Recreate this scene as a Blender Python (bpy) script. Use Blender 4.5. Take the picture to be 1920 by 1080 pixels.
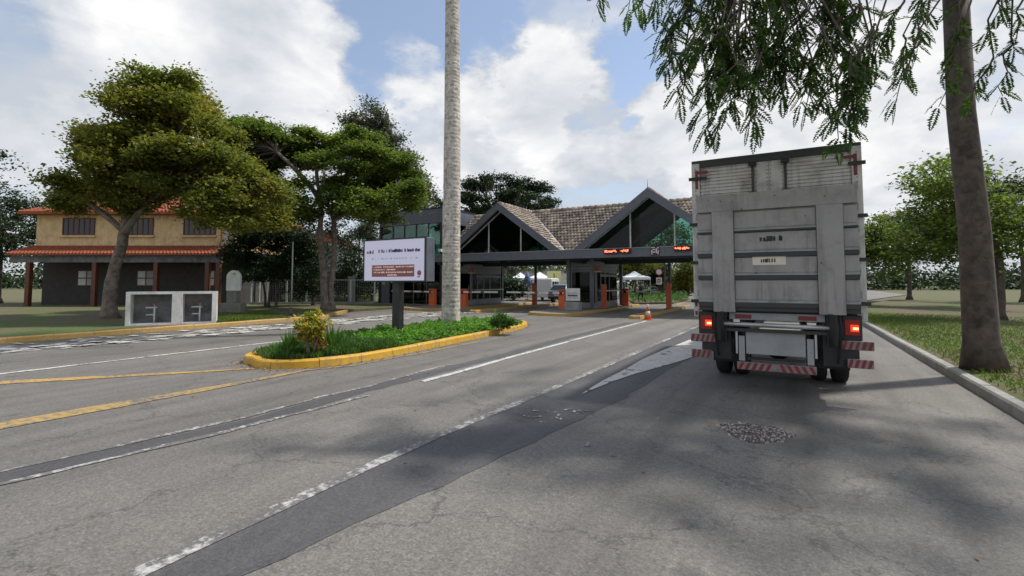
import bpy, math, random
import numpy as np
from mathutils import Vector, Matrix
random.seed(7); RNG = np.random.default_rng(7)
PI = math.pi; R = math.radians
for o in list(bpy.data.objects): bpy.data.objects.remove(o)
sc = bpy.context.scene; C = sc.collection
# World axes follow the road: +Y along the lanes towards the gatehouse (its front at y=0), +X to the right.
# ---------------------------------------------------------------- camera
TH = R(30.0); PITCH = math.atan(49/910.0); H = 1.65; CX, CY = 6.265, -25.25
cd = bpy.data.cameras.new('camera'); cam = bpy.data.objects.new('camera', cd); C.objects.link(cam)
cam.location = (CX, CY, H); cam.rotation_euler = (PI/2+PITCH, 0, TH)
cd.sensor_width = 36; cd.lens = 36*910/1920.0; cd.shift_x = 2/1920.0; cd.shift_y = -59/1920.0
cd.clip_start = .05; cd.clip_end = 3000; sc.camera = cam
Rv = Vector((math.cos(TH), math.sin(TH), 0)); Fh = Vector((-math.sin(TH), math.cos(TH), 0))
Fv = Fh*math.cos(PITCH)+Vector((0, 0, math.sin(PITCH))); Uv = -Fh*math.sin(PITCH)+Vector((0, 0, math.cos(PITCH)))
CAM = Vector((CX, CY, H))
def ray(x, y): return Fv + Rv*((x-958)/910.0) + Uv*((481-y)/910.0)
def gp(x, y, z=0.0):
    d = ray(x, y); k = (z-H)/d.z; return CAM + d*k
def at(x, y, Y):
    d = ray(x, y); k = Y/d.dot(Fh); return CAM + d*k
def P(X, Y, z=0): return Vector((CX,CY,z)) + Rv*X + Fh*Y
# ---------------------------------------------------------------- sky, sun, exposure
SUN = Vector((.67, .74, 0)).normalized(); ELEV = R(57)
sv = Vector((SUN.x*math.cos(ELEV), SUN.y*math.cos(ELEV), math.sin(ELEV)))
sl = bpy.data.lights.new('sun', 'SUN'); sl.energy = 3.6; sl.angle = R(2.5); sl.color = (1, .95, .87)
so = bpy.data.objects.new('sun', sl); C.objects.link(so); so.rotation_euler = sv.to_track_quat('Z', 'Y').to_euler()
so.location = (0, 0, 60)
w = bpy.data.worlds.new('World'); sc.world = w; w.use_nodes = True
nt = w.node_tree; nt.nodes.clear()
def N(nt, t, **kw):
    n = nt.nodes.new(t)
    for k, v in kw.items(): setattr(n, k, v)
    return n
def math_(nt, op, a, b=None, c=None, clamp=False):
    n = N(nt, 'ShaderNodeMath', operation=op, use_clamp=clamp)
    for i, v in enumerate((a, b, c)):
        if v is None: continue
        if isinstance(v, (int, float)): n.inputs[i].default_value = v
        else: nt.links.new(v, n.inputs[i])
    return n.outputs[0]
def ramp(nt, fac, stops, interp='LINEAR'):
    n = N(nt, 'ShaderNodeValToRGB'); n.color_ramp.interpolation = interp
    e = n.color_ramp.elements
    while len(e) < len(stops): e.new(.5)
    for i, (p, c) in enumerate(stops):
        e[i].position = p; e[i].color = (c[0], c[1], c[2], 1) if not isinstance(c, (int, float)) else (c, c, c, 1)
    nt.links.new(fac, n.inputs[0]); return n.outputs[0]
def noise(nt, vec, scale, detail=4, rough=.5, dist=0.0):
    n = N(nt, 'ShaderNodeTexNoise'); n.inputs['Scale'].default_value = scale; n.inputs['Detail'].default_value = detail
    n.inputs['Roughness'].default_value = rough; n.inputs['Distortion'].default_value = dist
    if vec is not None: nt.links.new(vec, n.inputs['Vector'])
    return n
def world_build():
    L = nt.links
    sky = N(nt, 'ShaderNodeTexSky', sky_type='NISHITA'); sky.sun_disc = False
    sky.sun_elevation = ELEV; sky.sun_rotation = math.atan2(SUN.x, SUN.y); sky.air_density = 1.0; sky.dust_density = 1.0
    b1 = N(nt, 'ShaderNodeBackground'); b1.inputs[1].default_value = .15; L.new(sky.outputs[0], b1.inputs[0])
    tc = N(nt, 'ShaderNodeTexCoord'); g = tc.outputs['Generated']
    # stretch the cloud texture towards the horizon the way a cloud deck recedes
    sx = N(nt, 'ShaderNodeSeparateXYZ'); L.new(g, sx.inputs[0])
    mp = N(nt, 'ShaderNodeMapping'); mp.inputs['Scale'].default_value = (1, 1, 1.9); L.new(g, mp.inputs[0])
    nz = noise(nt, mp.outputs[0], 3.2, 9, .58, .25)
    nd = noise(nt, mp.outputs[0], 9.0, 6, .6)
    # puffed edges: bend the direction a little before measuring the distance to each cloud
    sub = N(nt, 'ShaderNodeVectorMath', operation='SUBTRACT'); L.new(nd.outputs['Color'], sub.inputs[0]); sub.inputs[1].default_value = (.5, .5, .5)
    mul = N(nt, 'ShaderNodeVectorMath', operation='SCALE'); L.new(sub.outputs[0], mul.inputs[0]); mul.inputs['Scale'].default_value = .20
    ad = N(nt, 'ShaderNodeVectorMath', operation='ADD'); L.new(g, ad.inputs[0]); L.new(mul.outputs[0], ad.inputs[1])
    nm = N(nt, 'ShaderNodeVectorMath', operation='NORMALIZE'); L.new(ad.outputs[0], nm.inputs[0])
    acc = None
    def blob(x, y, r, amp, acc):
        d = ray(x, y).normalized()
        dt = N(nt, 'ShaderNodeVectorMath', operation='DOT_PRODUCT'); L.new(nm.outputs[0], dt.inputs[0]); dt.inputs[1].default_value = d
        mr = N(nt, 'ShaderNodeMapRange', interpolation_type='SMOOTHSTEP')
        L.new(dt.outputs['Value'], mr.inputs[0]); mr.inputs[1].default_value = math.cos(R(r)); mr.inputs[2].default_value = math.cos(R(r*.45))
        mr.inputs[3].default_value = 0; mr.inputs[4].default_value = amp
        return mr.outputs[0] if acc is None else math_(nt, 'ADD', acc, mr.outputs[0])
    for x, y, r, a in ((430,60,11,.6),(560,100,8,.45),(360,130,12,.5),(500,190,9,.4),(960,150,8,.55),(1060,160,6.5,.55),(1000,210,7,.4),
                       (1090,260,7,.5),(940,260,9,.45),(780,130,5.5,.35),(1240,240,8,.5),(1330,240,10,.5),(1450,200,14,.55),(1120,40,10,.40),
                       (760,260,9,.35),(620,230,8,.3),(1560,80,14,.5),(200,150,15,.4),(1750,250,15,.4),
                       (620,45,6,-.25),(900,50,6,-.45),(720,90,6,-.3),(1170,140,5,-.5),(690,150,4,-.3),(1130,190,5,-.4),(1200,90,5,-.3),(860,70,4,-.3)):
        acc = blob(x, y, r, a, acc)
    hz = N(nt, 'ShaderNodeMapRange', interpolation_type='SMOOTHSTEP'); L.new(sx.outputs[2], hz.inputs[0])
    hz.inputs[1].default_value = .42; hz.inputs[2].default_value = .05; hz.inputs[3].default_value = 0; hz.inputs[4].default_value = .45
    cov = math_(nt, 'ADD', acc, hz.outputs[0])
    cov = math_(nt, 'ADD', cov, math_(nt, 'MULTIPLY', math_(nt, 'SUBTRACT', nz.outputs[0], .5), 1.7))
    dv = N(nt, 'ShaderNodeVectorMath', operation='DOT_PRODUCT'); L.new(g, dv.inputs[0]); dv.inputs[1].default_value = ray(960, 300).normalized()
    ov = N(nt, 'ShaderNodeMapRange', interpolation_type='SMOOTHSTEP'); L.new(dv.outputs['Value'], ov.inputs[0]); ov.inputs[1].default_value = .75; ov.inputs[2].default_value = .1; ov.inputs[3].default_value = 0; ov.inputs[4].default_value = .38
    cov = math_(nt, 'ADD', cov, ov.outputs[0])  # extra cloud added outside the view to make the fill light less blue
    mr = N(nt, 'ShaderNodeMapRange', interpolation_type='SMOOTHSTEP'); L.new(cov, mr.inputs[0])
    mr.inputs[1].default_value = -.12; mr.inputs[2].default_value = .62; mr.inputs[3].default_value = .22; mr.inputs[4].default_value = 1
    n2 = noise(nt, mp.outputs[0], 5.0, 7, .55, .3)
    mx = math_(nt, 'ADD', math_(nt, 'MULTIPLY', math_(nt, 'SUBTRACT', n2.outputs[0], .5), 1.5), math_(nt, 'MULTIPLY', math_(nt, 'MINIMUM', cov, 1.0), .5))
    col = ramp(nt, mx, [(.12, (.56, .60, .66)), (.38, (.72, .74, .78)), (.72, (1.0, .99, .98))])
    b2 = N(nt, 'ShaderNodeBackground'); L.new(col, b2.inputs[0]); b2.inputs[1].default_value = .93
    ms = N(nt, 'ShaderNodeMixShader'); L.new(mr.outputs[0], ms.inputs[0]); L.new(b1.outputs[0], ms.inputs[1]); L.new(b2.outputs[0], ms.inputs[2])
    out = N(nt, 'ShaderNodeOutputWorld'); L.new(ms.outputs[0], out.inputs[0])
world_build()
vs = sc.view_settings; vs.view_transform = 'Standard'; vs.look = 'None'; vs.gamma = 1; vs.exposure = 0.18; vs.use_curve_mapping = False
# ---------------------------------------------------------------- materials
MATS = {}
def newmat(name):
    m = bpy.data.materials.new(name); m.use_nodes = True; MATS[name] = m
    return m, m.node_tree, m.node_tree.nodes['Principled BSDF']
def coords(nt): return N(nt, 'ShaderNodeTexCoord').outputs['Object']
def wpos(nt): return N(nt, 'ShaderNodeNewGeometry').outputs['Position']
def bump(nt, b, h, strength=.3, dist=.01):
    n = N(nt, 'ShaderNodeBump'); n.inputs['Strength'].default_value = strength; n.inputs['Distance'].default_value = dist
    nt.links.new(h, n.inputs['Height']); nt.links.new(n.outputs[0], b.inputs['Normal'])
def mixc(nt, f, a, b, mode='MIX'):
    n = N(nt, 'ShaderNodeMix', data_type='RGBA', blend_type=mode)
    for i, v in ((0, f), (6, a), (7, b)):
        if isinstance(v, (int, float)): n.inputs[i].default_value = v
        elif isinstance(v, tuple): n.inputs[i].default_value = (*v[:3], 1)
        else: nt.links.new(v, n.inputs[i])
    return n.outputs[2]
def surf(name, col, rough=.6, metal=0, var=.18, scale=3.0, dirt=None, dirt_amt=.4, dirt_scale=2.0, bmp=.1, bscale=40, spec=.5):
    """painted / plain surface with tone variation, blotchy dirt and fine relief"""
    m, nt, b = newmat(name); v = wpos(nt)
    n1 = noise(nt, v, scale, 6, .6); n2 = noise(nt, v, dirt_scale, 8, .65, .4); n3 = noise(nt, v, bscale, 4, .6)
    f = ramp(nt, n1.outputs[0], [(.3, 1-var), (.7, 1+var*.6)])
    c = mixc(nt, 1.0, col, f, 'MULTIPLY')
    if dirt: c = mixc(nt, ramp(nt, n2.outputs[0], [(.48, 0), (.68, dirt_amt)]), c, dirt)
    nt.links.new(c, b.inputs['Base Color']); b.inputs['Metallic'].default_value = metal
    nt.links.new(ramp(nt, n1.outputs[0], [(.3, max(0, rough-.12)), (.7, min(1, rough+.12))]), b.inputs['Roughness'])
    b.inputs['Specular IOR Level'].default_value = spec
    bump(nt, b, n3.outputs[0], bmp, .004); return m
def streaks(m, amt=.45, col=(.10, .09, .08)):
    """rain-washed grime running down a vertical face"""
    nt = m.node_tree; b = nt.nodes['Principled BSDF']; l = b.inputs['Base Color'].links[0].from_socket; v = wpos(nt)
    mp = N(nt, 'ShaderNodeMapping'); mp.inputs['Scale'].default_value = (14, 14, .9); nt.links.new(v, mp.inputs[0]); n = noise(nt, mp.outputs[0], 1.0, 6, .65, .3)
    n2 = noise(nt, v, 1.7, 5, .6, .3); f = math_(nt, 'MULTIPLY', ramp(nt, n.outputs[0], [(.48, 0), (.66, amt)]), ramp(nt, n2.outputs[0], [(.35, .1), (.6, 1)]))
    nt.links.new(mixc(nt, f, l, col), b.inputs['Base Color']); return m
def asphalt(name, base=(.14, .135, .128), dark=(.07, .07, .072), speck=1.0):
    m, nt, b = newmat(name); v = wpos(nt)
    big = noise(nt, v, .45, 7, .65, .6); mid = noise(nt, v, 2.2, 7, .65, .2); fine = noise(nt, v, 55, 3, .7); grit = noise(nt, v, 130, 2, .6)
    c = mixc(nt, ramp(nt, big.outputs[0], [(.38, 0), (.66, .55)]), base, dark)
    c = mixc(nt, ramp(nt, mid.outputs[0], [(.35, .25), (.6, 0)]), c, tuple(x*.62 for x in base))
    c = mixc(nt, 1.0, c, ramp(nt, fine.outputs[0], [(.3, 1-.42*speck), (.5, 1.0), (.72, 1+.55*speck)]), 'MULTIPLY')
    g2_ = noise(nt, v, 22, 4, .75); c = mixc(nt, 1.0, c, ramp(nt, g2_.outputs[0], [(.32, 1-.32*speck), (.5, 1.0), (.68, 1+.35*speck)]), 'MULTIPLY')
    g3_ = noise(nt, v, 5.5, 6, .7, .5); c = mixc(nt, ramp(nt, g3_.outputs[0], [(.56, 0), (.68, .5)]), c, tuple(x*.55 for x in base))
    c = mixc(nt, ramp(nt, grit.outputs[0], [(.66, 0), (.72, .55*speck)]), c, (.34, .32, .29))
    ms_ = N(nt, 'ShaderNodeMapping'); ms_.inputs['Scale'].default_value = (1.5, .07, 1); nt.links.new(v, ms_.inputs[0]); tn = noise(nt, ms_.outputs[0], 1.0, 5, .6, .2)
    c = mixc(nt, 1.0, c, ramp(nt, tn.outputs[0], [(.32, .74), (.5, 1.0), (.68, 1.2)]), 'MULTIPLY')
    # oil spots
    vo = N(nt, 'ShaderNodeTexVoronoi'); vo.inputs['Scale'].default_value = .9; nt.links.new(v, vo.inputs['Vector'])
    c = mixc(nt, ramp(nt, vo.outputs['Distance'], [(.04, .5), (.1, 0)]), c, (.04, .04, .042))
    # hairline cracks
    vc = N(nt, 'ShaderNodeTexVoronoi', feature='DISTANCE_TO_EDGE'); vc.inputs['Scale'].default_value = .42
    wob = N(nt, 'ShaderNodeVectorMath', operation='ADD'); nt.links.new(v, wob.inputs[0])
    sc_ = N(nt, 'ShaderNodeVectorMath', operation='SCALE'); nt.links.new(mid.outputs['Color'], sc_.inputs[0]); sc_.inputs['Scale'].default_value = .9
    nt.links.new(sc_.outputs[0], wob.inputs[1]); nt.links.new(wob.outputs[0], vc.inputs['Vector'])
    c = mixc(nt, ramp(nt, vc.outputs['Distance'], [(.0, .6), (.009, 0)]), c, (.035, .035, .035))
    nt.links.new(c, b.inputs['Base Color']); b.inputs['Roughness'].default_value = .72; b.inputs['Specular IOR Level'].default_value = .5
    bump(nt, b, fine.outputs[0], .5, .006); return m
def paint(name, col, under=(.13, .125, .12), thr=.5, sc1=14, sc2=1.4, width=.06, rough=.65):
    """road or kerb paint worn through to what lies under it"""
    m, nt, b = newmat(name); v = wpos(nt)
    a = noise(nt, v, sc1, 8, .75); g = noise(nt, v, sc2, 5, .6)
    s = math_(nt, 'ADD', math_(nt, 'MULTIPLY', a.outputs[0], .6), math_(nt, 'MULTIPLY', g.outputs[0], .4))
    f = ramp(nt, s, [(thr-width, 1), (thr+width, 0)])
    cc = mixc(nt, 1.0, col, ramp(nt, g.outputs[0], [(.3, .75), (.7, 1.1)]), 'MULTIPLY')
    fine = noise(nt, v, 60, 3, .7)
    c = mixc(nt, f, mixc(nt, 1.0, under, ramp(nt, fine.outputs[0], [(.3, .6), (.7, 1.4)]), 'MULTIPLY'), cc)
    nt.links.new(c, b.inputs['Base Color']); b.inputs['Roughness'].default_value = rough
    bump(nt, b, a.outputs[0], .35, .004); return m
def leafmat(name, c1, c2, c3=None, trans=.35, rough=.55, clump=1.2):
    m, nt, b = newmat(name)
    g = N(nt, 'ShaderNodeNewGeometry'); r = g.outputs['Random Per Island']
    n = noise(nt, g.outputs['Position'], clump, 3, .5)
    f = math_(nt, 'ADD', math_(nt, 'MULTIPLY', r, .6), math_(nt, 'MULTIPLY', math_(nt, 'SUBTRACT', n.outputs[0], .3), .9), clamp=True)
    stops = [(.1, c1), (.65, c2)] + ([(.92, c3)] if c3 else [])
    c = ramp(nt, f, stops)
    nt.links.new(c, b.inputs['Base Color']); b.inputs['Roughness'].default_value = rough; b.inputs['Specular IOR Level'].default_value = .3
    tr = N(nt, 'ShaderNodeBsdfTranslucent'); nt.links.new(mixc(nt, 1.0, c, (1.3, 1.5, .7), 'MULTIPLY'), tr.inputs[0])
    ms = N(nt, 'ShaderNodeMixShader'); ms.inputs[0].default_value = trans
    nt.links.new(b.outputs[0], ms.inputs[1]); nt.links.new(tr.outputs[0], ms.inputs[2])
    nt.links.new(ms.outputs[0], nt.nodes['Material Output'].inputs[0]); return m
def glass(name, tint, refl=.9, body=.0, rough=.03, gain=1.0):
    m, nt, b = newmat(name); nt.nodes.remove(b)
    t = N(nt, 'ShaderNodeBsdfTransparent'); t.inputs[0].default_value = (*tint, 1)
    g = N(nt, 'ShaderNodeBsdfGlossy'); g.inputs[0].default_value = (refl, refl, refl, 1); g.inputs[1].default_value = rough
    v = wpos(nt); n = noise(nt, v, .8, 2); bn = N(nt, 'ShaderNodeBump'); bn.inputs['Strength'].default_value = .06; bn.inputs['Distance'].default_value = .05
    nt.links.new(n.outputs[0], bn.inputs['Height']); nt.links.new(bn.outputs[0], g.inputs['Normal'])
    fr = N(nt, 'ShaderNodeFresnel'); fr.inputs[0].default_value = 1.55
    f = math_(nt, 'ADD', math_(nt, 'MULTIPLY', fr.outputs[0], gain), body, clamp=True)
    ms = N(nt, 'ShaderNodeMixShader'); nt.links.new(f, ms.inputs[0]); nt.links.new(t.outputs[0], ms.inputs[1]); nt.links.new(g.outputs[0], ms.inputs[2])
    nt.links.new(ms.outputs[0], nt.nodes['Material Output'].inputs[0]); return m
def emit(name, col, s, base=(.1, .0, .0)):
    m, nt, b = newmat(name); b.inputs['Base Color'].default_value = (*base, 1)
    b.inputs['Emission Color'].default_value = (*col, 1); b.inputs['Emission Strength'].default_value = s; return m

M_ASP = asphalt('asphalt_worn', (.168, .158, .143), (.108, .102, .093), .85)
M_ASP2 = asphalt('asphalt_sealed', (.088, .086, .090), (.062, .061, .063), .6)
M_WHITE = paint('road_white', (.66, .66, .64), thr=.53, sc1=9)
M_WHITE2 = paint('road_white_faded', (.58, .57, .55), thr=.46, width=.05)
M_NOSE = paint('nose_paint_worn', (.60, .58, .54), under=(.10, .085, .075), thr=.56, sc1=4.5, sc2=1.8, width=.025)
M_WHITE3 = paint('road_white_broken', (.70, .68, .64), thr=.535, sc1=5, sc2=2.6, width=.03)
M_YROAD = paint('road_yellow', (.60, .36, .08), thr=.52)
M_YROAD2 = paint('road_yellow_faded', (.50, .33, .10), thr=.50)
M_YKERB = paint('kerb_yellow', (.66, .38, .03), under=(.24, .20, .15), thr=.56, sc1=8, sc2=2.8)
M_YKERB2 = paint('kerb_yellow_dusty', (.50, .31, .08), under=(.22, .19, .15), thr=.57, sc1=10, sc2=2.0)
M_CONC = surf('concrete', (.33, .32, .30), .85, dirt=(.14, .13, .11), bmp=.4)
M_CONCD = surf('concrete_dark', (.20, .20, .19), .85, dirt=(.09, .09, .08), bmp=.4)
M_SOIL = surf('soil', (.10, .068, .042), .95, var=.4, scale=6, bmp=.8, bscale=25)
M_DARKSTEEL = surf('dark_blue_grey_steel', (.125, .136, .165), .5, .2, dirt=(.15, .15, .15), dirt_amt=.25)
M_BLACK = surf('black_steel', (.018, .019, .022), .45, .1, dirt=(.06, .055, .05))
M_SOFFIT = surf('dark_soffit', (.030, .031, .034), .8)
M_ALU = surf('aluminium', (.50, .51, .52), .38, .7, dirt=(.2, .19, .18))
M_WHITEP = surf('white_paint', (.74, .74, .72), .6, dirt=(.42, .40, .36), dirt_amt=.5)
M_GREYP = surf('grey_panel', (.34, .35, .36), .6, dirt=(.2, .2, .19))
M_ORANGE = surf('orange_paint', (.72, .13, .035), .5, dirt=(.25, .06, .03), dirt_amt=.5)
M_ORANGED = surf('red_brown_paint', (.50, .10, .04), .55, dirt=(.13, .04, .03))
M_TILE = surf('roof_tile_brown', (.46, .395, .34), .9, var=.5, scale=3.5, dirt=(.11, .095, .085), dirt_amt=.7, dirt_scale=1.6, bmp=.5)
_m = M_TILE; _nt = _m.node_tree; _b = _nt.nodes['Principled BSDF']; _l = _b.inputs['Base Color'].links[0].from_socket
_c = mixc(_nt, 1.0, _l, ramp(_nt, N(_nt, 'ShaderNodeNewGeometry').outputs['Random Per Island'], [(0, (.52, .50, .50)), (.35, (.85, .83, .80)), (.75, (1.08, 1.05, 1.0)), (1, (1.35, 1.28, 1.15))]), 'MULTIPLY'); _nt.links.new(_c, _b.inputs['Base Color'])
M_TILER = surf('roof_tile_red', (.34, .095, .045), .85, var=.4, scale=5, dirt=(.12, .05, .03))
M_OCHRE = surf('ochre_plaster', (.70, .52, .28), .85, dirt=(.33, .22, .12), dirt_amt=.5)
M_STONE = surf('stone', (.25, .25, .22), .9, var=.3, scale=8, dirt=(.1, .11, .08), bmp=.7)
M_DARKW = surf('dark_shade_wall', (.055, .05, .05), .9, var=.4, scale=3)  # the near-black shade inside the porch is put into this colour
M_WOOD = surf('dark_wood', (.13, .045, .022), .6, var=.4)
M_GREYW = surf('mottled_grey_wall', (.17, .17, .18), .9, var=.4, scale=3, dirt=(.06, .06, .06), dirt_amt=.8)
M_BARK = surf('bark', (.22, .18, .15), .95, var=.5, scale=4, dirt=(.055, .045, .04), dirt_amt=.9, dirt_scale=5, bmp=1.0, bscale=12)
M_BARKD = surf('dark_bark', (.115, .092, .076), .95, var=.5, scale=5, dirt=(.035, .03, .026), dirt_amt=.85, dirt_scale=7, bmp=1.0, bscale=14)
M_RUBBER = surf('rubber', (.018, .018, .019), .85, dirt=(.05, .045, .04))
M_TRUCKBOX = surf('truck_box_aluminium', (.66, .64, .60), .6, .1, var=.12, dirt=(.2, .18, .16), dirt_amt=.6, dirt_scale=2.4)
M_LIFT = surf('tail_lift_aluminium', (.36, .345, .335), .55, .25, var=.14, scale=2, dirt=(.16, .155, .15), dirt_amt=.5, dirt_scale=3)
M_LIFTD = surf('tail_lift_dark_rail', (.055, .055, .053), .6, .2, dirt=(.05, .05, .05))  # one dark tone for rails, header, rods and rib grooves
M_RED = surf('reflector_red', (.22, .02, .03), .45, dirt=(.12, .04, .04), dirt_amt=.7)
M_REFW = surf('reflector_white', (.26, .215, .205), .5, dirt=(.10, .07, .065), dirt_amt=.7, dirt_scale=6)
M_PLATE = surf('plate_pale_beige', (.78, .72, .62), .5, dirt=(.5, .42, .32), dirt_amt=.4)
M_LAMP = emit('tail_lamp_glow', (1, .05, .015), .9)
M_LAMPC = emit('tail_lamp_core', (1, .32, .12), 4.0)
M_LAMPR = surf('lamp_lens_red', (.30, .015, .012), .2)
M_LED = emit('led_red', (1, .12, .05), 6.0)
M_SCREEN = emit('screen_glow', (.60, .58, .78), .42, (.3, .3, .35))
M_SCRDK = surf('screen_text_dark', (.06, .045, .10), .5)
M_SCRBR = emit('screen_brown', (.20, .075, .07), .30, (.12, .05, .045))
M_SCRPK = emit('screen_text_pale', (.75, .55, .50), .45, (.4, .3, .28))
M_SCRLV = emit('screen_text_lavender', (.35, .34, .55), .35, (.2, .2, .3))
M_GLASSG = glass('green_glass', (.36, .58, .50), .8, .0, gain=.55)
M_GLASSO = glass('office_glass', (.42, .68, .62), .8, .0, gain=.9)
M_GLASSD = glass('dark_green_glass', (.10, .20, .17), .6, .02, gain=.55)
M_GLASSB = glass('booth_glass', (.16, .20, .19), .7, .0, gain=.45)
M_SILVER = surf('car_paint_silver_blue', (.36, .43, .47), .25, .5, var=.05)
M_CARGL = surf('car_glass', (.02, .025, .03), .08)
M_VAN = surf('van_paint_white', (.75, .75, .75), .3, var=.05)
M_CLOTH = surf('dark_cloth', (.02, .022, .028), .9)
M_SKIN = surf('skin', (.30, .17, .11), .6)
M_FRAME = surf('grey_window_frame', (.20, .21, .22), .5, .3)
M_BOOTHW = surf('booth_wall_grey', (.30, .305, .31), .6, dirt=(.12, .12, .12))
M_TENT = surf('tent_white', (.78, .80, .83), .7, var=.06)
M_BLUE = surf('banner_blue', (.07, .11, .25), .7)
M_YELLOW = surf('banner_yellow', (.88, .84, .38), .6)
M_SIGNW = surf('sign_pale', (.55, .60, .57), .6, dirt=(.40, .44, .42), dirt_amt=.5)
M_PINK = surf('sign_pink_white', (.68, .58, .62), .5)
M_L_MID = leafmat('leaves_mid_green', (.048, .078, .018), (.145, .19, .042), (.26, .29, .07), .42, clump=.55)
M_L_AUT = leafmat('leaves_olive_yellow', (.068, .092, .022), (.20, .205, .045), (.44, .28, .06), .42, clump=.5)
M_L_DARK = leafmat('leaves_dark', (.012, .026, .012), (.030, .055, .022), (.05, .08, .03), .2)
M_L_GREY = leafmat('leaves_grey_green', (.05, .062, .052), (.10, .115, .085), (.16, .16, .12), .25)
M_L_BACK = leafmat('leaves_backlit', (.02, .045, .014), (.06, .11, .022), (.18, .26, .045), .55, clump=3)
M_L_YEL = leafmat('leaves_croton_yellow', (.09, .15, .02), (.38, .30, .03), (.75, .50, .04), .3, clump=7)
M_L_GC = leafmat('ground_cover_green', (.05, .13, .015), (.13, .30, .03), (.24, .42, .06), .35, clump=2)
M_L_GC2 = leafmat('tuft_green', (.035, .08, .02), (.08, .17, .03), (.13, .22, .05), .3, clump=4)
M_L_GRASS = leafmat('lawn', (.06, .11, .02), (.13, .18, .03), (.2, .22, .06), .3, clump=1)
M_L_FALL = leafmat('fallen', (.12, .05, .02), (.30, .16, .05), (.5, .4, .3), .1)
m, nt_, b = newmat('palm_bark'); v = wpos(nt_)
mpn = N(nt_, 'ShaderNodeMapping'); mpn.inputs['Scale'].default_value = (1, 1, 3.5); nt_.links.new(v, mpn.inputs[0])
na = noise(nt_, mpn.outputs[0], 1.1, 6, .6, .5); nb = noise(nt_, v, 7, 7, .7); ncn = noise(nt_, v, 30, 3, .6)
mq = N(nt_, 'ShaderNodeMapping'); mq.inputs['Scale'].default_value = (6, 6, .7); nt_.links.new(v, mq.inputs[0]); nv = noise(nt_, mq.outputs[0], 1.3, 5, .6)
c = mixc(nt_, ramp(nt_, na.outputs[0], [(.35, 0), (.62, 1)]), (.50, .445, .395), (.66, .62, .57))
c = mixc(nt_, ramp(nt_, nb.outputs[0], [(.47, 0), (.62, .8)]), c, (.19, .17, .13))
c = mixc(nt_, ramp(nt_, nv.outputs[0], [(.55, 0), (.68, .45)]), c, (.11, .085, .07))
nt_.links.new(c, b.inputs['Base Color']); b.inputs['Roughness'].default_value = .95; bump(nt_, b, nb.outputs[0], .6, .02)
M_PALM = m
m, nt_, b = newmat('terrain_earth'); v = wpos(nt_)
na = noise(nt_, v, .35, 7, .6, .3); nb = noise(nt_, v, 9, 6, .7); ncn = noise(nt_, v, 60, 3, .6)
c = mixc(nt_, ramp(nt_, na.outputs[0], [(.42, 0), (.58, 1)]), (.135, .10, .068), (.085, .12, .03))
c = mixc(nt_, 1.0, c, ramp(nt_, nb.outputs[0], [(.3, .6), (.7, 1.4)]), 'MULTIPLY')
nt_.links.new(c, b.inputs['Base Color']); b.inputs['Roughness'].default_value = 1; bump(nt_, b, ncn.outputs[0], .8, .02)
M_EARTH = m
for _m in (M_LIFT, M_TRUCKBOX): streaks(_m)
streaks(M_WHITEP, .3, (.25, .23, .2)); streaks(M_DARKSTEEL, .3, (.05, .05, .05)); streaks(M_OCHRE, .35, (.25, .17, .1)); streaks(M_CONC, .4)
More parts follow.
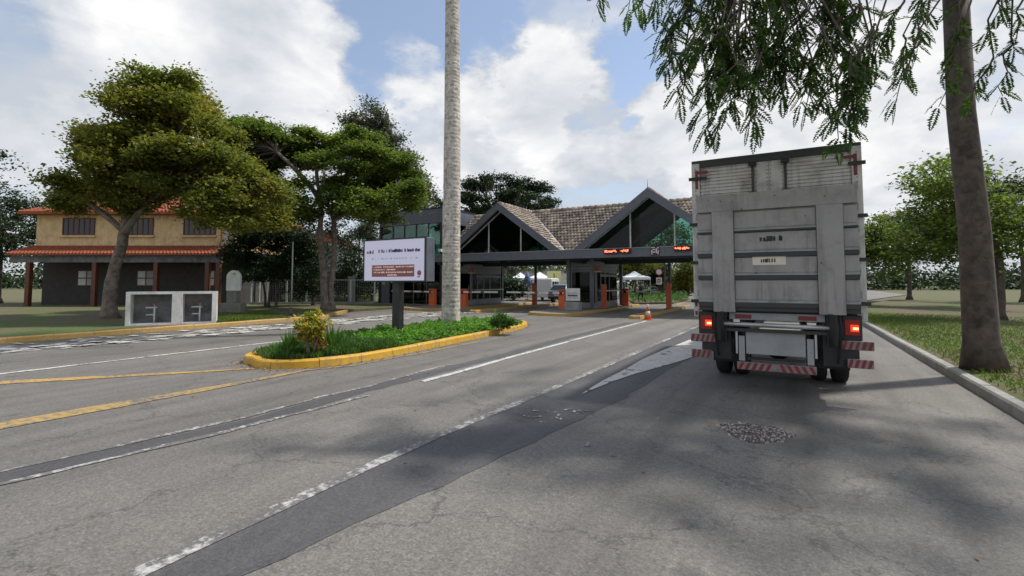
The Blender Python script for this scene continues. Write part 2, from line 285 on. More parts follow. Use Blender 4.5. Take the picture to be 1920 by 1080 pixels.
# ---------------------------------------------------------------- mesh helpers
class MB:
    def __init__(s): s.v = []; s.f = []
    def add(s, vs, fs):
        n = len(s.v); s.v += [tuple(p) for p in vs]; s.f += [tuple(i+n for i in f) for f in fs]; return s
    def box(s, x0, x1, y0, y1, z0, z1):
        return s.add([(x0,y0,z0),(x1,y0,z0),(x1,y1,z0),(x0,y1,z0),(x0,y0,z1),(x1,y0,z1),(x1,y1,z1),(x0,y1,z1)],
                     [(0,3,2,1),(4,5,6,7),(0,1,5,4),(1,2,6,5),(2,3,7,6),(3,0,4,7)])
    def bar(s, a, b, wd, dp, up=(0,0,1)):
        a = Vector(a); b = Vector(b); d = (b-a).normalized(); u = Vector(up)
        if abs(d.dot(u)) > .98: u = Vector((0, 1, 0))
        x = d.cross(u).normalized(); y = x.cross(d).normalized()
        q = [(-wd/2, -dp/2), (wd/2, -dp/2), (wd/2, dp/2), (-wd/2, dp/2)]
        vs = [a+x*i+y*j for i, j in q]+[b+x*i+y*j for i, j in q]
        return s.add(vs, [(3,2,1,0),(4,5,6,7),(0,1,5,4),(1,2,6,5),(2,3,7,6),(3,0,4,7)])
    def tube(s, pts, rad, n=8, caps=True):
        pts = [Vector(p) for p in pts]; vs = []; fs = []
        if isinstance(rad, (int, float)): rad = [rad]*len(pts)
        px = None
        for i, p in enumerate(pts):
            d = (pts[min(i+1, len(pts)-1)]-pts[max(i-1, 0)]).normalized()
            if px is None:
                u = Vector((0, 0, 1)) if abs(d.z) < .9 else Vector((1, 0, 0)); px = d.cross(u).normalized()
            px = (px-d*px.dot(d)).normalized(); py = d.cross(px)
            for k in range(n):
                a = 2*PI*k/n; vs.append(p+(px*math.cos(a)+py*math.sin(a))*rad[i])
        for i in range(len(pts)-1):
            for k in range(n): fs.append((i*n+k, i*n+(k+1) % n, (i+1)*n+(k+1) % n, (i+1)*n+k))
        if caps: fs.append(tuple(range(n-1, -1, -1))); fs.append(tuple((len(pts)-1)*n+k for k in range(n)))
        return s.add(vs, fs)
    def lathe(s, prof, c=(0,0,0), n=16):
        vs = []; fs = []
        for r, z in prof:
            for k in range(n):
                a = 2*PI*k/n; vs.append((c[0]+r*math.cos(a), c[1]+r*math.sin(a), c[2]+z))
        for i in range(len(prof)-1):
            for k in range(n): fs.append((i*n+k, i*n+(k+1) % n, (i+1)*n+(k+1) % n, (i+1)*n+k))
        fs.append(tuple(range(n-1, -1, -1))); fs.append(tuple((len(prof)-1)*n+k for k in range(n)))
        return s.add(vs, fs)
    def prism(s, poly, ax, a0, a1):
        """poly in the two other axes, extruded along ax"""
        n = len(poly)
        def p(q, a): return {0: (a, q[0], q[1]), 1: (q[0], a, q[1]), 2: (q[0], q[1], a)}[ax]
        vs = [p(q, a0) for q in poly]+[p(q, a1) for q in poly]
        fs = [tuple(range(n)), tuple(range(2*n-1, n-1, -1))]+[(i, i+n, (i+1) % n+n, (i+1) % n) for i in range(n)]
        return s.add(vs, fs)
    def build(s, name, mat, parent=None, smooth=False, bevel=0, kind=None, fix=True):
        me = bpy.data.meshes.new(name); me.from_pydata(s.v, [], s.f); me.materials.append(mat)
        if fix:
            import bmesh
            bm = bmesh.new(); bm.from_mesh(me); bmesh.ops.recalc_face_normals(bm, faces=bm.faces)
            if bevel: bmesh.ops.bevel(bm, geom=list(bm.edges), offset=bevel, segments=1, affect='EDGES', clamp_overlap=True)
            bm.to_mesh(me); bm.free()
        if smooth: me.polygons.foreach_set('use_smooth', [True]*len(me.polygons))
        o = bpy.data.objects.new(name, me); C.objects.link(o)
        if parent: o.parent = parent
        if kind: o['kind'] = kind
        return o
def npmesh(name, V, F, mat, parent=None, kind=None):
    """fast quad mesh from numpy arrays: V (n,3), F (m,4)"""
    me = bpy.data.meshes.new(name); V = np.asarray(V, np.float32); F = np.asarray(F, np.int32)
    me.vertices.add(len(V)); me.vertices.foreach_set('co', V.ravel())
    me.loops.add(F.size); me.loops.foreach_set('vertex_index', F.ravel())
    me.polygons.add(len(F)); me.polygons.foreach_set('loop_start', np.arange(0, F.size, 4, dtype=np.int32))
    me.update(calc_edges=True); me.materials.append(mat)
    o = bpy.data.objects.new(name, me); C.objects.link(o)
    if parent: o.parent = parent
    if kind: o['kind'] = kind
    return o
def tag(o, label=None, cat=None, group=None, kind=None):
    if label: o['label'] = label
    if cat: o['category'] = cat
    if group: o['group'] = group
    if kind: o['kind'] = kind
    return o
def thing(name, label, cat, loc=(0,0,0), rz=0, group=None):
    o = bpy.data.objects.new(name, None); C.objects.link(o); o.location = loc; o.rotation_euler = (0, 0, rz)
    o.empty_display_size = .3
    return tag(o, label, cat, group)
def copy_tree(o, parent=None):
    c = o.copy(); C.objects.link(c)
    if parent: c.parent = parent
    for ch in list(o.children): copy_tree(ch, c)
    return c
def leaf_quads(pos, size, flat=.35, aspect=.55, seed=0, tilt=None):
    """pos (n,3) -> rhombic leaf faces with random headings, normals biased upwards"""
    r = np.random.default_rng(seed); n = len(pos)
    nrm = r.normal(size=(n, 3)); nrm[:, 2] = np.abs(nrm[:, 2])+flat*2.0; nrm /= np.linalg.norm(nrm, axis=1)[:, None]
    a = r.normal(size=(n, 3)); a -= nrm*(a*nrm).sum(1)[:, None]; a /= np.linalg.norm(a, axis=1)[:, None]
    if tilt is not None: a = a*(1-abs(tilt)); a[:, 2] += tilt; a /= np.linalg.norm(a, axis=1)[:, None]
    b = np.cross(nrm, a); s = size*r.uniform(.6, 1.35, n)[:, None]
    V = np.stack([pos-a*s*.5, pos+b*s*aspect*.5-a*s*.05, pos+a*s*.5, pos-b*s*aspect*.5-a*s*.05], 1).reshape(-1, 3)
    return V, np.arange(4*n).reshape(-1, 4)
def crown_points(clumps, n, seed, cl=.42, sub=34, squash=.6):
    """clumps: (cx,cy,cz,rx,ry,rz); leaves gather in small tufts on the shell of each"""
    r = np.random.default_rng(seed); tot = sum((c[3]*c[4]*c[5])**.67 for c in clumps); out = []
    for c in clumps:
        k = max(20, int(n*(c[3]*c[4]*c[5])**.67/tot)); ns = max(3, k//sub)
        d = r.normal(size=(ns, 3)); d /= np.linalg.norm(d, axis=1)[:, None]
        rad = r.uniform(.35, 1.18, ns)[:, None]**.6
        cen = np.array(c[:3])+d*rad*np.array(c[3:6])
        idx = r.integers(0, ns, k); w_ = r.uniform(.5, 1.3, ns)[idx][:, None]
        out.append(cen[idx]+r.normal(size=(k, 3))*cl*w_*np.array([1, 1, squash]))
    return np.concatenate(out)
def split(clumps, k, seed, f=.5, fz=.42):
    r = random.Random(seed); out = []
    for c in clumps:
        for i in range(k):
            while True:
                d = (r.uniform(-1, 1), r.uniform(-1, 1), r.uniform(-1, 1))
                if .15 < sum(q*q for q in d) < 1: break
            g = r.uniform(.8, 1.3); out.append((c[0]+d[0]*c[3]*.8, c[1]+d[1]*c[4]*.8, c[2]+d[2]*c[5]*.9, c[3]*f*g, c[4]*f*g, c[5]*fz*g))
    return out
def wiggle(a, b, n, amp, rnd, sag=0):
    a = Vector(a); b = Vector(b); L = (b-a).length
    return [a.lerp(b, i/n)+Vector((rnd.uniform(-1,1), rnd.uniform(-1,1), rnd.uniform(-.6,.6)))*amp*L*(0 if i in (0, n) else 1)+Vector((0,0,-sag*L*math.sin(PI*i/n))) for i in range(n+1)]
def tree(name, label, loc, trunkpts, r0, clumps, nleaf, leaf, lmat, bmat, seed, group=None, cl=.42, squash=.6, flat=.35, forks=None, cat='tree', twigs=3):
    t = thing(name, label, cat, loc, 0, group); rnd = random.Random(seed); mb = MB()
    for tp, rr in trunkpts:
        q = [Vector(p) for p in tp]; fine_ = []; rad_ = []; n_ = len(q)
        for i in range(n_-1):
            a, b_, c_, d_ = q[max(i-1, 0)], q[i], q[i+1], q[min(i+2, n_-1)]
            for k in range(4):
                u = k/4; fine_.append(.5*((2*b_)+(c_-a)*u+(2*a-5*b_+4*c_-d_)*u*u+(3*b_-a-3*c_+d_)*u**3)+Vector((rnd.uniform(-1, 1), rnd.uniform(-1, 1), 0))*rr*.10)
                w_ = (i+u)/(n_-1); rad_.append(rr*(1-.45*w_)*rnd.uniform(.92, 1.1)*(1+.5*max(0, 1-w_*9) if tp[0][2] < .1 else 1))
        fine_.append(q[-1]); rad_.append(rr*.55); mb.tube(fine_, rad_, 10)
    mb.build('trunk', bmat, t, True, fix=False)
    lb = MB(); tops = [(Vector(tp[-1]), rr*.55) for tp, rr in trunkpts] if forks is None else [(Vector(f[0]), f[1]) for f in forks]
    for c in clumps:
        q = Vector(c[:3]); s = min(tops, key=lambda k: (k[0]-q).length); r1 = min(s[1]*.62, .03+.022*(q-s[0]).length)
        pts = wiggle(s[0], q, 5, .07, rnd, -.05); lb.tube(pts, [r1*(1-.75*i/5) for i in range(6)], 6, False)
        for k in range(twigs):
            d = Vector((rnd.uniform(-1,1)*c[3], rnd.uniform(-1,1)*c[4], rnd.uniform(-.3,.9)*c[5]))
            m_ = pts[3]; lb.tube(wiggle(m_, q+d*.85, 3, .08, rnd), [r1*.42, r1*.3, r1*.2, .008], 5, False)
    lb.build('branches', M_BARKD, t, True, fix=False)
    V, F = leaf_quads(crown_points(clumps, nleaf, seed, cl, squash=squash), leaf, flat, .6, seed)
    npmesh('crown', V, F, lmat, t); return t
def strip(name, pts, width, z, mat, jitter=0, parent=None, step=.25, kind='structure', seg=None, wf=None):
    """a painted or sealed band along a ground polyline"""
    rnd = random.Random(len(pts)*31+int(width*1000)); P2 = []
    for a, b in zip(pts[:-1], pts[1:]):
        a = Vector((a[0], a[1])); b = Vector((b[0], b[1])); n = max(1, int((b-a).length/step))
        P2 += [a.lerp(b, i/n) for i in range(n)]
    P2.append(Vector((pts[-1][0], pts[-1][1]))); mb = MB(); vs = []
    for i, p in enumerate(P2):
        d = (P2[min(i+1, len(P2)-1)]-P2[max(i-1, 0)]).normalized(); n = Vector((-d.y, d.x)); w2 = width/2*(wf(i/(len(P2)-1)) if wf else 1)
        for s in (1, -1):
            q = p+n*s*(w2+rnd.uniform(-jitter, jitter)); vs.append((q.x, q.y, z))
    mb.add(vs, [(2*i, 2*i+1, 2*i+3, 2*i+2) for i in range(len(P2)-1)])
    o = mb.build(name, mat, parent); o['kind'] = kind; return o
def sheet(name, poly, z, mat, kind='structure', parent=None, thick=0):
    mb = MB(); n = len(poly)
    if thick: mb.prism([(p[0], p[1]) for p in poly], 2, z-thick, z)
    else: mb.add([(p[0], p[1], z) for p in poly], [tuple(range(n))])
    o = mb.build(name, mat, parent)
    if kind: o['kind'] = kind
    return o
def catmull(pts, n=6, closed=False):
    out = []; m_ = len(pts); rng = range(m_) if closed else range(m_-1)
    for i in rng:
        g = lambda j: Vector(pts[j % m_][:2]) if closed else Vector(pts[min(max(j, 0), m_-1)][:2])
        p0, p1, p2, p3 = g(i-1), g(i), g(i+1), g(i+2)
        for k in range(n):
            t = k/n; out.append(.5*((2*p1)+(p2-p0)*t+(2*p0-5*p1+4*p2-p3)*t*t+(3*p1-p0-3*p2+p3)*t**3))
    if not closed: out.append(Vector(pts[-1][:2]))
    return out
def kerb(path, mat, parent, closed=False, ln=.95, wd=.16, h=.15, gap=.012, z=0):
    """kerb stones, one mesh each, laid along the path (inside of the band to the left of travel)"""
    pts = [Vector(p[:2]) for p in path]
    if closed: pts.append(pts[0])
    L = [0]
    for a, b in zip(pts[:-1], pts[1:]): L.append(L[-1]+(b-a).length)
    def f(s):
        s = min(max(s, 0), L[-1]); i = max(j for j in range(len(L)) if L[j] <= s+1e-9); i = min(i, len(pts)-2)
        d = (pts[i+1]-pts[i]); u = (s-L[i])/max(1e-6, d.length); return pts[i]+d*u, d.normalized()
    n = max(1, round(L[-1]/ln)); st = L[-1]/n; rnd = random.Random(n)
    for k in range(n):
        a = k*st+gap/2; b = (k+1)*st-gap/2; m_ = 4; vs = []; dz = rnd.uniform(-.006, .006)
        for j in range(m_+1):
            p, d = f(a+(b-a)*j/m_); nn = Vector((-d.y, d.x))
            vs += [(p.x, p.y, z-.02), (p.x+nn.x*.012, p.y+nn.y*.012, z+h-.03+dz), (p.x+nn.x*.035, p.y+nn.y*.035, z+h+dz),
                   (p.x+nn.x*wd, p.y+nn.y*wd, z+h+dz), (p.x+nn.x*wd, p.y+nn.y*wd, z-.02)]
        fs = [(j*5+q, j*5+q+1, j*5+q+6, j*5+q+5) for j in range(m_) for q in range(4)]+[(0,1,2,3,4), tuple(m_*5+q for q in (4,3,2,1,0))]
        o = MB().add(vs, fs).build('kerb_stone', mat, parent)
def strokes(parent, name, mat, x0, x1, z0, z1, y, seed, dens=.75, heavy=1.0):
    """blurred lettering as small upright strokes on a vertical face (the print cannot be read in the photograph)"""
    r = random.Random(seed); mb = MB(); x = x0; hh = z1-z0
    while x < x1:
        wd = hh*r.uniform(.25, .6)
        if r.random() < dens:
            k = r.choice((0, 1, 2, 3)); t = hh*.2*heavy
            mb.box(x, x+t, y-.003, y, z0, z0+hh*r.uniform(.6, 1))
            if k != 1: mb.box(x+t*1.02, x+wd*.8, y-.003, y, z0+hh*r.choice((0, .4, .6)), z0+hh*r.choice((.2, .6, .8))+t*.5)
            if k > 1: mb.box(x+wd*.82, x+wd*.82+t*.8, y-.003, y, z0, z0+hh*.7)
        x += wd*1.35
    o = mb.build(name, mat, parent, fix=False); o['kind'] = 'stuff'; return o
def part(mb, name, mat, root, **kw):
    """world-space mesh made a child of an unrotated root"""
    L = root.location if root.parent is None else root.parent.location
    if root.type == 'EMPTY' or root.parent is None: L = root.location
    mb.v = [(p[0]-L[0], p[1]-L[1], p[2]-L[2]) for p in mb.v]
    return mb.build(name, mat, root, **kw)
# ================================================================= SETTING
sheet('ground', [(-900, -300), (900, -300), (900, 1500), (-900, 1500)], -.06, M_EARTH)
road = sheet('road', [(-12.3, -70), (8.6, -70), (8.6, 9), (12, 30), (20, 60), (22, 130), (-30, 130), (-22, 40), (-19.2, 9), (-15.2, .4), (-15.2, -6), (-13.4, -8.8), (-12.3, -10)], 0, M_ASP)
sheet('verge', [(-12.5, -70), (-12.5, -10), (-13.6, -8.7), (-15.4, -6.3), (-15.4, .3), (-19.4, .3), (-19.4, 9), (-22.5, 40), (-30, 130), (-300, 130), (-300, -70)], .125, M_EARTH, thick=.3)
sheet('right_verge', [(8.76, -70), (60, -70), (60, 40), (14, 30), (8.76, 9)], .125, M_EARTH, thick=.3)
k = sheet('left_kerb', [(-12.52, -34), (-12.31, -34), (-12.31, -10), (-13.42, -8.85), (-15.2, -6.3), (-15.4, -6.4), (-13.6, -9.0), (-12.52, -10.1)], .10, M_CONC, thick=.1)
kerb([(-12.3, -34), (-12.3, -10)], M_YKERB2, k); kerb([(-12.3, -10), (-13.4, -8.8), (-15.2, -6.2)], M_YKERB2, k)
k = sheet('right_kerb', [(8.61, -24), (8.8, -24), (8.8, 8), (8.61, 8)], .10, M_CONC, thick=.1)
kerb([(8.6, 8), (8.6, -24)], M_CONC, k)
def g2(pts): return [tuple(gp(x, y)[:2]) for x, y in pts]
def ext(p, d):
    a = Vector(p[0]); b_ = Vector(p[1]); e = a+(a-b_).normalized()*d; return [(e.x, e.y)]+list(p)
# sealed and painted bands
strip('sealed_joint', ext(g2([(330, 822), (492, 786), (656, 738), (820, 697), (951, 664), (1060, 634), (1180, 605)]), 14), .30, .004, M_ASP2, .035)
band = g2([(566, 1079), (560, 946), (656, 896), (820, 822), (951, 768), (1158, 680), (1311, 614)])
L2 = ext(g2([(540, 946), (656, 892), (820, 818), (951, 765), (1158, 677), (1311, 611)]), 9)
rgt = g2([(1318, 660), (1235, 703), (1171, 747), (1098, 783), (995, 832), (866, 893), (748, 948)])
rgt = ext(rgt[::-1], 9)[::-1]
def resample(p, n):
    p = [Vector(q[:2]) for q in p]; L_ = [0]
    for a, b_ in zip(p[:-1], p[1:]): L_.append(L_[-1]+(b_-a).length)
    out = []
    for i in range(n):
        s_ = L_[-1]*i/(n-1); j = min(max(k for k in range(len(L_)) if L_[k] <= s_+1e-6), len(p)-2); out.append(p[j].lerp(p[j+1], (s_-L_[j])/max(1e-6, L_[j+1]-L_[j])))
    return out
rA = resample(L2, 70); rB = resample(rgt[::-1], 70); rj = random.Random(8)
mb = MB(); mb.add([(p.x, p.y, .004) for p in rA]+[(p.x+rj.uniform(-.03, .03), p.y+rj.uniform(-.03, .03), .004) for p in rB], [(i, i+70, i+71, i+1) for i in range(69)])
o = mb.build('sealed_lane_edge', M_ASP2); o['kind'] = 'structure'
strip('lane_line', g2([(792, 716), (860, 698), (951, 672), (1080, 637), (1212, 602)]), .125, .009, M_WHITE, .006)
strip('lane_line_remnant', ext(g2([(330, 832), (420, 811), (500, 790), (590, 768), (690, 742)]), 12), .085, .008, M_WHITE2, .02)
strip('lane_line_remnant', ext(g2([(330, 812), (460, 783), (600, 745), (690, 725), (800, 694), (850, 683)]), 12), .07, .008, M_WHITE2, .02)
strip('lane_line', L2, .13, .009, M_WHITE2, .012)
tri = catmull(g2([(1089, 741), (1150, 716), (1198, 700), (1262, 682), (1318, 664)]), 4)+catmull(g2([(1318, 628), (1262, 650), (1208, 673), (1175, 692), (1130, 715), (1089, 741)]), 4)[:-1]
sheet('painted_nose', tri, .013, M_NOSE)
strip('yellow_line', ext(g2([(330, 740), (430, 722), (520, 705), (570, 695), (660, 686), (800, 661), (900, 640)]), 2.2), .34, .008, M_YROAD2, .01, wf=lambda u: 1.1-.9*min(1, max(0, u-.12)*2.4))
strip('yellow_line', ext(g2([(330, 700), (420, 695), (475, 691)]), 2.5), .30, .008, M_YROAD, .02, wf=lambda u: 1.15-.8*u)
for xx, ww in ((-10.0, .14), (-10.75, .14), (-6.35, .12)):
    strip('far_lane_line', [(xx+.25, -26), (xx+.15, -18), (xx, -9), (xx-.6, -1)], ww, .008, M_WHITE3, .03)
# broken white patches scattered around the far lines
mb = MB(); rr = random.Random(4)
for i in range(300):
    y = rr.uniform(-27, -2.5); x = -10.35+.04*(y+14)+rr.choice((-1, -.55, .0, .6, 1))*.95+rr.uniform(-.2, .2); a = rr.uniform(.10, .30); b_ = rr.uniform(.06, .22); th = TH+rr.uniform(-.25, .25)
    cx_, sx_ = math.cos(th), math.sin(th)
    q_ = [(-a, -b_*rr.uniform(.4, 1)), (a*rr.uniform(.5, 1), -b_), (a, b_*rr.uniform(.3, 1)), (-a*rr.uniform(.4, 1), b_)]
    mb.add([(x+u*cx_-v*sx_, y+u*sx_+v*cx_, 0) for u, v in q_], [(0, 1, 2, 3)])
mb.v = [(p[0], p[1], .012) for p in mb.v]; mb.v = [(p[0], p[1], .012+.00002*i) for i, p in enumerate(mb.v)]; o = mb.build('broken_white_patches', M_WHITE3, fix=False); o['kind'] = 'structure'
mb = MB(); rr = random.Random(14)
for (px_, py_, sx_, sy_, n_) in ((1015, 780, 60, 14, 16), (1090, 770, 30, 6, 8), (1170, 668, 25, 10, 10), (1100, 835, 12, 3, 3), (1015, 622, 30, 6, 7)):
    for k in range(n_):
        c_ = gp(px_+rr.gauss(0, sx_*.5), py_+rr.gauss(0, sy_*.5)); th = rr.uniform(0, 3); a = rr.uniform(.015, .06); b_ = rr.uniform(.01, .03)
        mb.add([(c_.x+u*math.cos(th)-v*math.sin(th), c_.y+u*math.sin(th)+v*math.cos(th), 0) for u, v in ((-a, -b_*.5), (a*.4, -b_), (a, b_*.6), (-a*.3, b_))], [(0, 1, 2, 3)])
mb.v = [(p[0], p[1], .0095+.00003*i) for i, p in enumerate(mb.v)]; o = mb.build('paint_fragments', M_WHITE2, fix=False); o['kind'] = 'structure'
# traffic island with billboard
front = [(468, 683), (480, 689.5), (510, 692), (560, 691), (640, 684), (720, 671), (800, 655), (880, 638), (940, 626), (976, 617.5), (989, 611)]
isl = g2(front)+[(-3.2, -8.2), (-4.3, -8.9), (-4.9, -10.6), (-5.0, -13), (-4.9, -15.5), (-4.5, -17.6), (-4.05, -18.7), (-3.6, -19.25)]
islc = catmull(isl, 4, True)
area = sum(a.x*b.y-b.x*a.y for a, b in zip(islc, islc[1:]+islc[:1]))
if area < 0: islc.reverse()
cen = sum(islc, Vector((0, 0)))/len(islc)
def shrink(poly, d):
    out = []
    for i, p in enumerate(poly):
        t_ = (poly[(i+1) % len(poly)]-poly[i-1]).normalized(); out.append(p+Vector((-t_.y, t_.x))*d)
    return out
ti = sheet('traffic_island', shrink(islc, .13), .12, M_SOIL, thick=.13)
kerb(islc, M_YKERB, ti, closed=True, ln=.9, wd=.17, h=.16)
# booth islands
def booth_island(x0, x1, y0, y1, r, mat=M_YKERB2):
    pts = [Vector((x0, y1)), Vector((x0, y0+r))]+[Vector(((x0+x1)/2-(x1-x0)/2*math.cos(a), y0+r-r*math.sin(a))) for a in (.4, .8, 1.2, PI/2, PI-1.2, PI-.8, PI-.4)]+[Vector((x1, y0+r)), Vector((x1, y1))]
    o = sheet('booth_island', shrink(pts, .1), .14, M_CONCD, thick=.15); kerb(pts, mat, o, closed=True, ln=1.3, h=.15, wd=.15)
booth_island(-14.7, -11.1, -3.2, 9, .9); booth_island(-5.7, -3.0, -3.5, 9, .9); booth_island(-.25, .35, -3.4, 9, .3); booth_island(-9.3, -8.7, -3.2, 9, .3)
# ================================================================= GATEHOUSE
GR = thing('gatehouse', 'tiled gatehouse roof with twin dark gables spanning the entrance lanes', 'gatehouse', (-4.5, 4, 0))
RZ, EZ, HW = 6.38, 3.06, 4.5
def in_poly(x, y, poly):
    c = False; n = len(poly)
    for i in range(n):
        x1, y1 = poly[i]; x2, y2 = poly[(i+1) % n]
        if (y1 > y) != (y2 > y) and x < (x2-x1)*(y-y1)/(y2-y1)+x1: c = not c
    return c
TV, TF = [], []
def tiles(O, a, b, poly, seed=0):
    """overlapping clay tiles on the plane O + a*u + b*v"""
    O = Vector(O); a = Vector(a).normalized(); b = Vector(b).normalized(); n = a.cross(b).normalized()
    if n.z < 0: n = -n
    us = [p[0] for p in poly]; vs_ = [p[1] for p in poly]; r = random.Random(seed); W, S, Ln = .22, .30, .37
    v = min(vs_)-.05; row = 0
    while v < max(vs_):
        u = min(us)-(row % 2)*W/2
        while u < max(us):
            if in_poly(u+W/2, v+S*.5, poly):
                h0 = .095+r.uniform(-.014, .014); h1 = .02; k0 = len(TV); sh = r.uniform(-.01, .01)
                for (vv, hh) in ((v+sh, h0), (v+Ln, h1)):
                    for j, (du, dh) in enumerate(((.0, 0), (W*.28, .032), (W*.55, .032), (W*.8, .0), (W*.99, -.008))):
                        TV.append(O+a*(u+du)+b*vv+n*(hh+dh))
                for j, (du, dh) in enumerate(((.0, 0), (W*.28, .032), (W*.55, .032), (W*.8, .0), (W*.99, -.008))):
                    TV.append(O+a*(u+du)+b*(v+sh+.004)+n*(h0+dh-.035))
                for j in range(4): TF.append((k0+j, k0+j+1, k0+5+j+1, k0+5+j)); TF.append((k0+10+j, k0+10+j+1, k0+j+1, k0+j))
            u += W
        v += S; row += 1
deck = MB(); SL = math.hypot(HW, RZ-EZ); ML = math.hypot(4, RZ-EZ)
def slab(pts):
    n = len(pts); t_ = .07; deck.add([(p[0], p[1], p[2]) for p in pts]+[(p[0], p[1], p[2]-t_) for p in pts],
        [tuple(range(n)), tuple(range(2*n-1, n-1, -1))]+[(i, i+n, (i+1) % n+n, (i+1) % n) for i in range(n)])
for g in (0, -9):
    for sgn in (1, -1):
        for fb in (0, 1):
            Y = (lambda y: y) if fb == 0 else (lambda y: 8-y)
            slab([(g, Y(-.36), RZ), (g+sgn*HW, Y(-.36), EZ), (g+sgn*HW, Y(0), EZ), (g, Y(4), RZ)])
            # u along y from the front, v up the slope from the eave
            tiles((g+sgn*HW, Y(0), EZ), (0, 1 if fb == 0 else -1, 0), (-sgn*HW, 0, RZ-EZ), [(-.34, 0), (0, 0), (4, SL), (-.34, SL)], g+sgn+fb)
def mainslope(x0, x1, xb, fb, seed):
    Y = (lambda y: y) if fb == 0 else (lambda y: 8-y)
    pts = [(x0, Y(4), RZ-.004), (x1, Y(4), RZ-.004)]+[(x, Y(0), EZ-.004) for x in xb]
    slab(pts)
    tiles((0, Y(0), EZ), (1, 0, 0), (0, 4 if fb == 0 else -4, RZ-EZ), [(x0, ML), (x1, ML)]+[(x, 0) for x in xb], seed)
for fb in (0, 1):
    mainslope(-9, 0, [-4.5], fb, 5+fb); mainslope(0, 5.2, [5.2, 4.5], fb, 7+fb); mainslope(-13.7, -9, [-13.5, -13.7], fb, 9+fb)
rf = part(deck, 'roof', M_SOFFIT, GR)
TVa = np.array([tuple(p) for p in TV])-np.array(GR.location)
npmesh('roof_tiles', TVa, TF, M_TILE, rf, 'stuff')
mb = MB()
def ridgecap(a, b):
    a = Vector(a); b = Vector(b); n = int((b-a).length/.38)
    for i in range(n):
        p = a.lerp(b, i/n); q = a.lerp(b, (i+1.12)/n); mb.tube([p+Vector((0, 0, .03)), q+Vector((0, 0, .0))], [.13, .11], 8)
ridgecap((-13.7, 4, RZ+.06), (5.2, 4, RZ+.06))
for g in (0, -9): ridgecap((g, -.2, RZ+.06), (g, 8.2, RZ+.06))
part(mb, 'ridge_tiles', M_TILE, GR, smooth=True)['kind'] = 'stuff'
mb = MB()
for g in (0, -9):
    for sgn in (1, -1): mb.bar((g+sgn*HW, -.3, EZ+.09), (g, 4, RZ+.09), .24, .02)
part(mb, 'valley_flashing', M_GREYP, GR)
TB = .44
for fy in (0, 1):
    ya, yb = ((-.44, -.36) if fy == 0 else (8.36, 8.44))
    for g in (0, -9):
        for sgn in (1, -1):
            k_ = (RZ-EZ)/HW; zt = RZ+.14
            xe = (zt-3.44)/k_ if sgn < 0 else (zt-3.44)/k_
            poly = [(g, zt), (g+sgn*xe, zt-k_*xe), (g+sgn*(xe+.02), zt-k_*xe-.002), (g+sgn*(xe-.60), zt-k_*xe), (g, zt-TB*1.25)]
            poly = [(g, zt), (g+sgn*xe, 3.44), (g+sgn*(xe-.66), 3.44), (g, zt-.66*k_)]
            part(MB().prism(poly, 1, ya, yb), 'barge_board', M_DARKSTEEL, GR)
    part(MB().box(-13.75, 5.2, ya-.02, yb+.03, 2.98, 3.437), 'beam', M_DARKSTEEL, GR)
    mb = MB().box(-13.75, 5.2, ya-.05, yb+.05, 3.437, 3.465); part(mb, 'beam_flashing', M_GREYP, GR)
# ceiling edge beams along the valleys and the end wall
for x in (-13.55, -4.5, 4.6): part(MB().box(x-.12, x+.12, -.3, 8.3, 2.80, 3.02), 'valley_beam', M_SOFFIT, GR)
for x in (-13.7, 5.2): part(MB().prism([(0.02, EZ), (4, RZ-.1), (7.98, EZ)], 0, x-.04, x+.04), 'end_gable', M_GREYW, GR)
# gable glazing
for gy in (.42, 7.6):
    for g in (0, -9):
        fr = MB(); k_ = (RZ-EZ)/HW; top = lambda x: RZ-.11-k_*abs(x)
        xe = (RZ-.11-3.5)/k_
        for x in (-1.15, 1.15): fr.box(g+x-.035, g+x+.035, gy-.04, gy+.04, 3.5, top(x)-.02)
        fr.bar((g-xe, gy, 3.5), (g, gy, top(0)), .08, .06, (0, 1, 0)); fr.bar((g+xe, gy, 3.5), (g, gy, top(0)), .08, .06, (0, 1, 0))
        fr.box(g-xe, g+xe, gy-.05, gy+.05, 3.467, 3.52)
        fo = part(fr, 'window_frame', M_WHITEP if gy < 1 else M_DARKSTEEL, GR)
        for x0, x1 in ((-xe+.05, -1.19), (-1.11, 1.11), (1.19, xe-.05)):
            z1 = lambda x: max(3.53, top(x)-.05)
            pl = [(g+x0, 3.525), (g+x1, 3.525), (g+x1, z1(x1))]+([(g, z1(0))] if x0 < 0 < x1 else [])+[(g+x0, z1(x0))]
            pl2 = [q for i, q in enumerate(pl) if i == 0 or (Vector(q)-Vector(pl[i-1])).length > .02]
            part(MB().add([(q[0], gy, q[1]) for q in pl2], [tuple(range(len(pl2)))]), 'pane', M_GLASSG if g == 0 else M_GLASSD, GR, fix=False)
# columns
for x, y in ((-5.25, 1.6), (-3.8, 7.2), (-13.3, 7.2), (-14.5, 1.4), (-3.8, 1.6), (4.6, 1.6), (4.6, 7)):
    part(MB().box(x-.10, x+.10, y-.10, y+.10, .13, 2.99), 'column', M_DARKSTEEL, GR, bevel=.006)
for x, y in ((.12, 3.85), (-8.95, 4.5)):
    part(MB().box(x-.07, x+.07, y-.07, y+.07, .13, 2.99), 'column', M_BLACK, GR)
    part(MB().box(x-.17, x+.12, y-.24, y-.075, .14, 1.62), 'column_guard', M_ORANGED, GR, bevel=.01)
part(MB().box(-13.6, 5.1, 3.8, 4.1, 2.80, 3.06), 'middle_beam', M_SOFFIT, GR)
for g in (0, -9): part(MB().lathe([(.02, 0), (.012, .25), (.003, .5)], (g, -.4, RZ+.1), 6), 'finial', M_DARKSTEEL, GR)
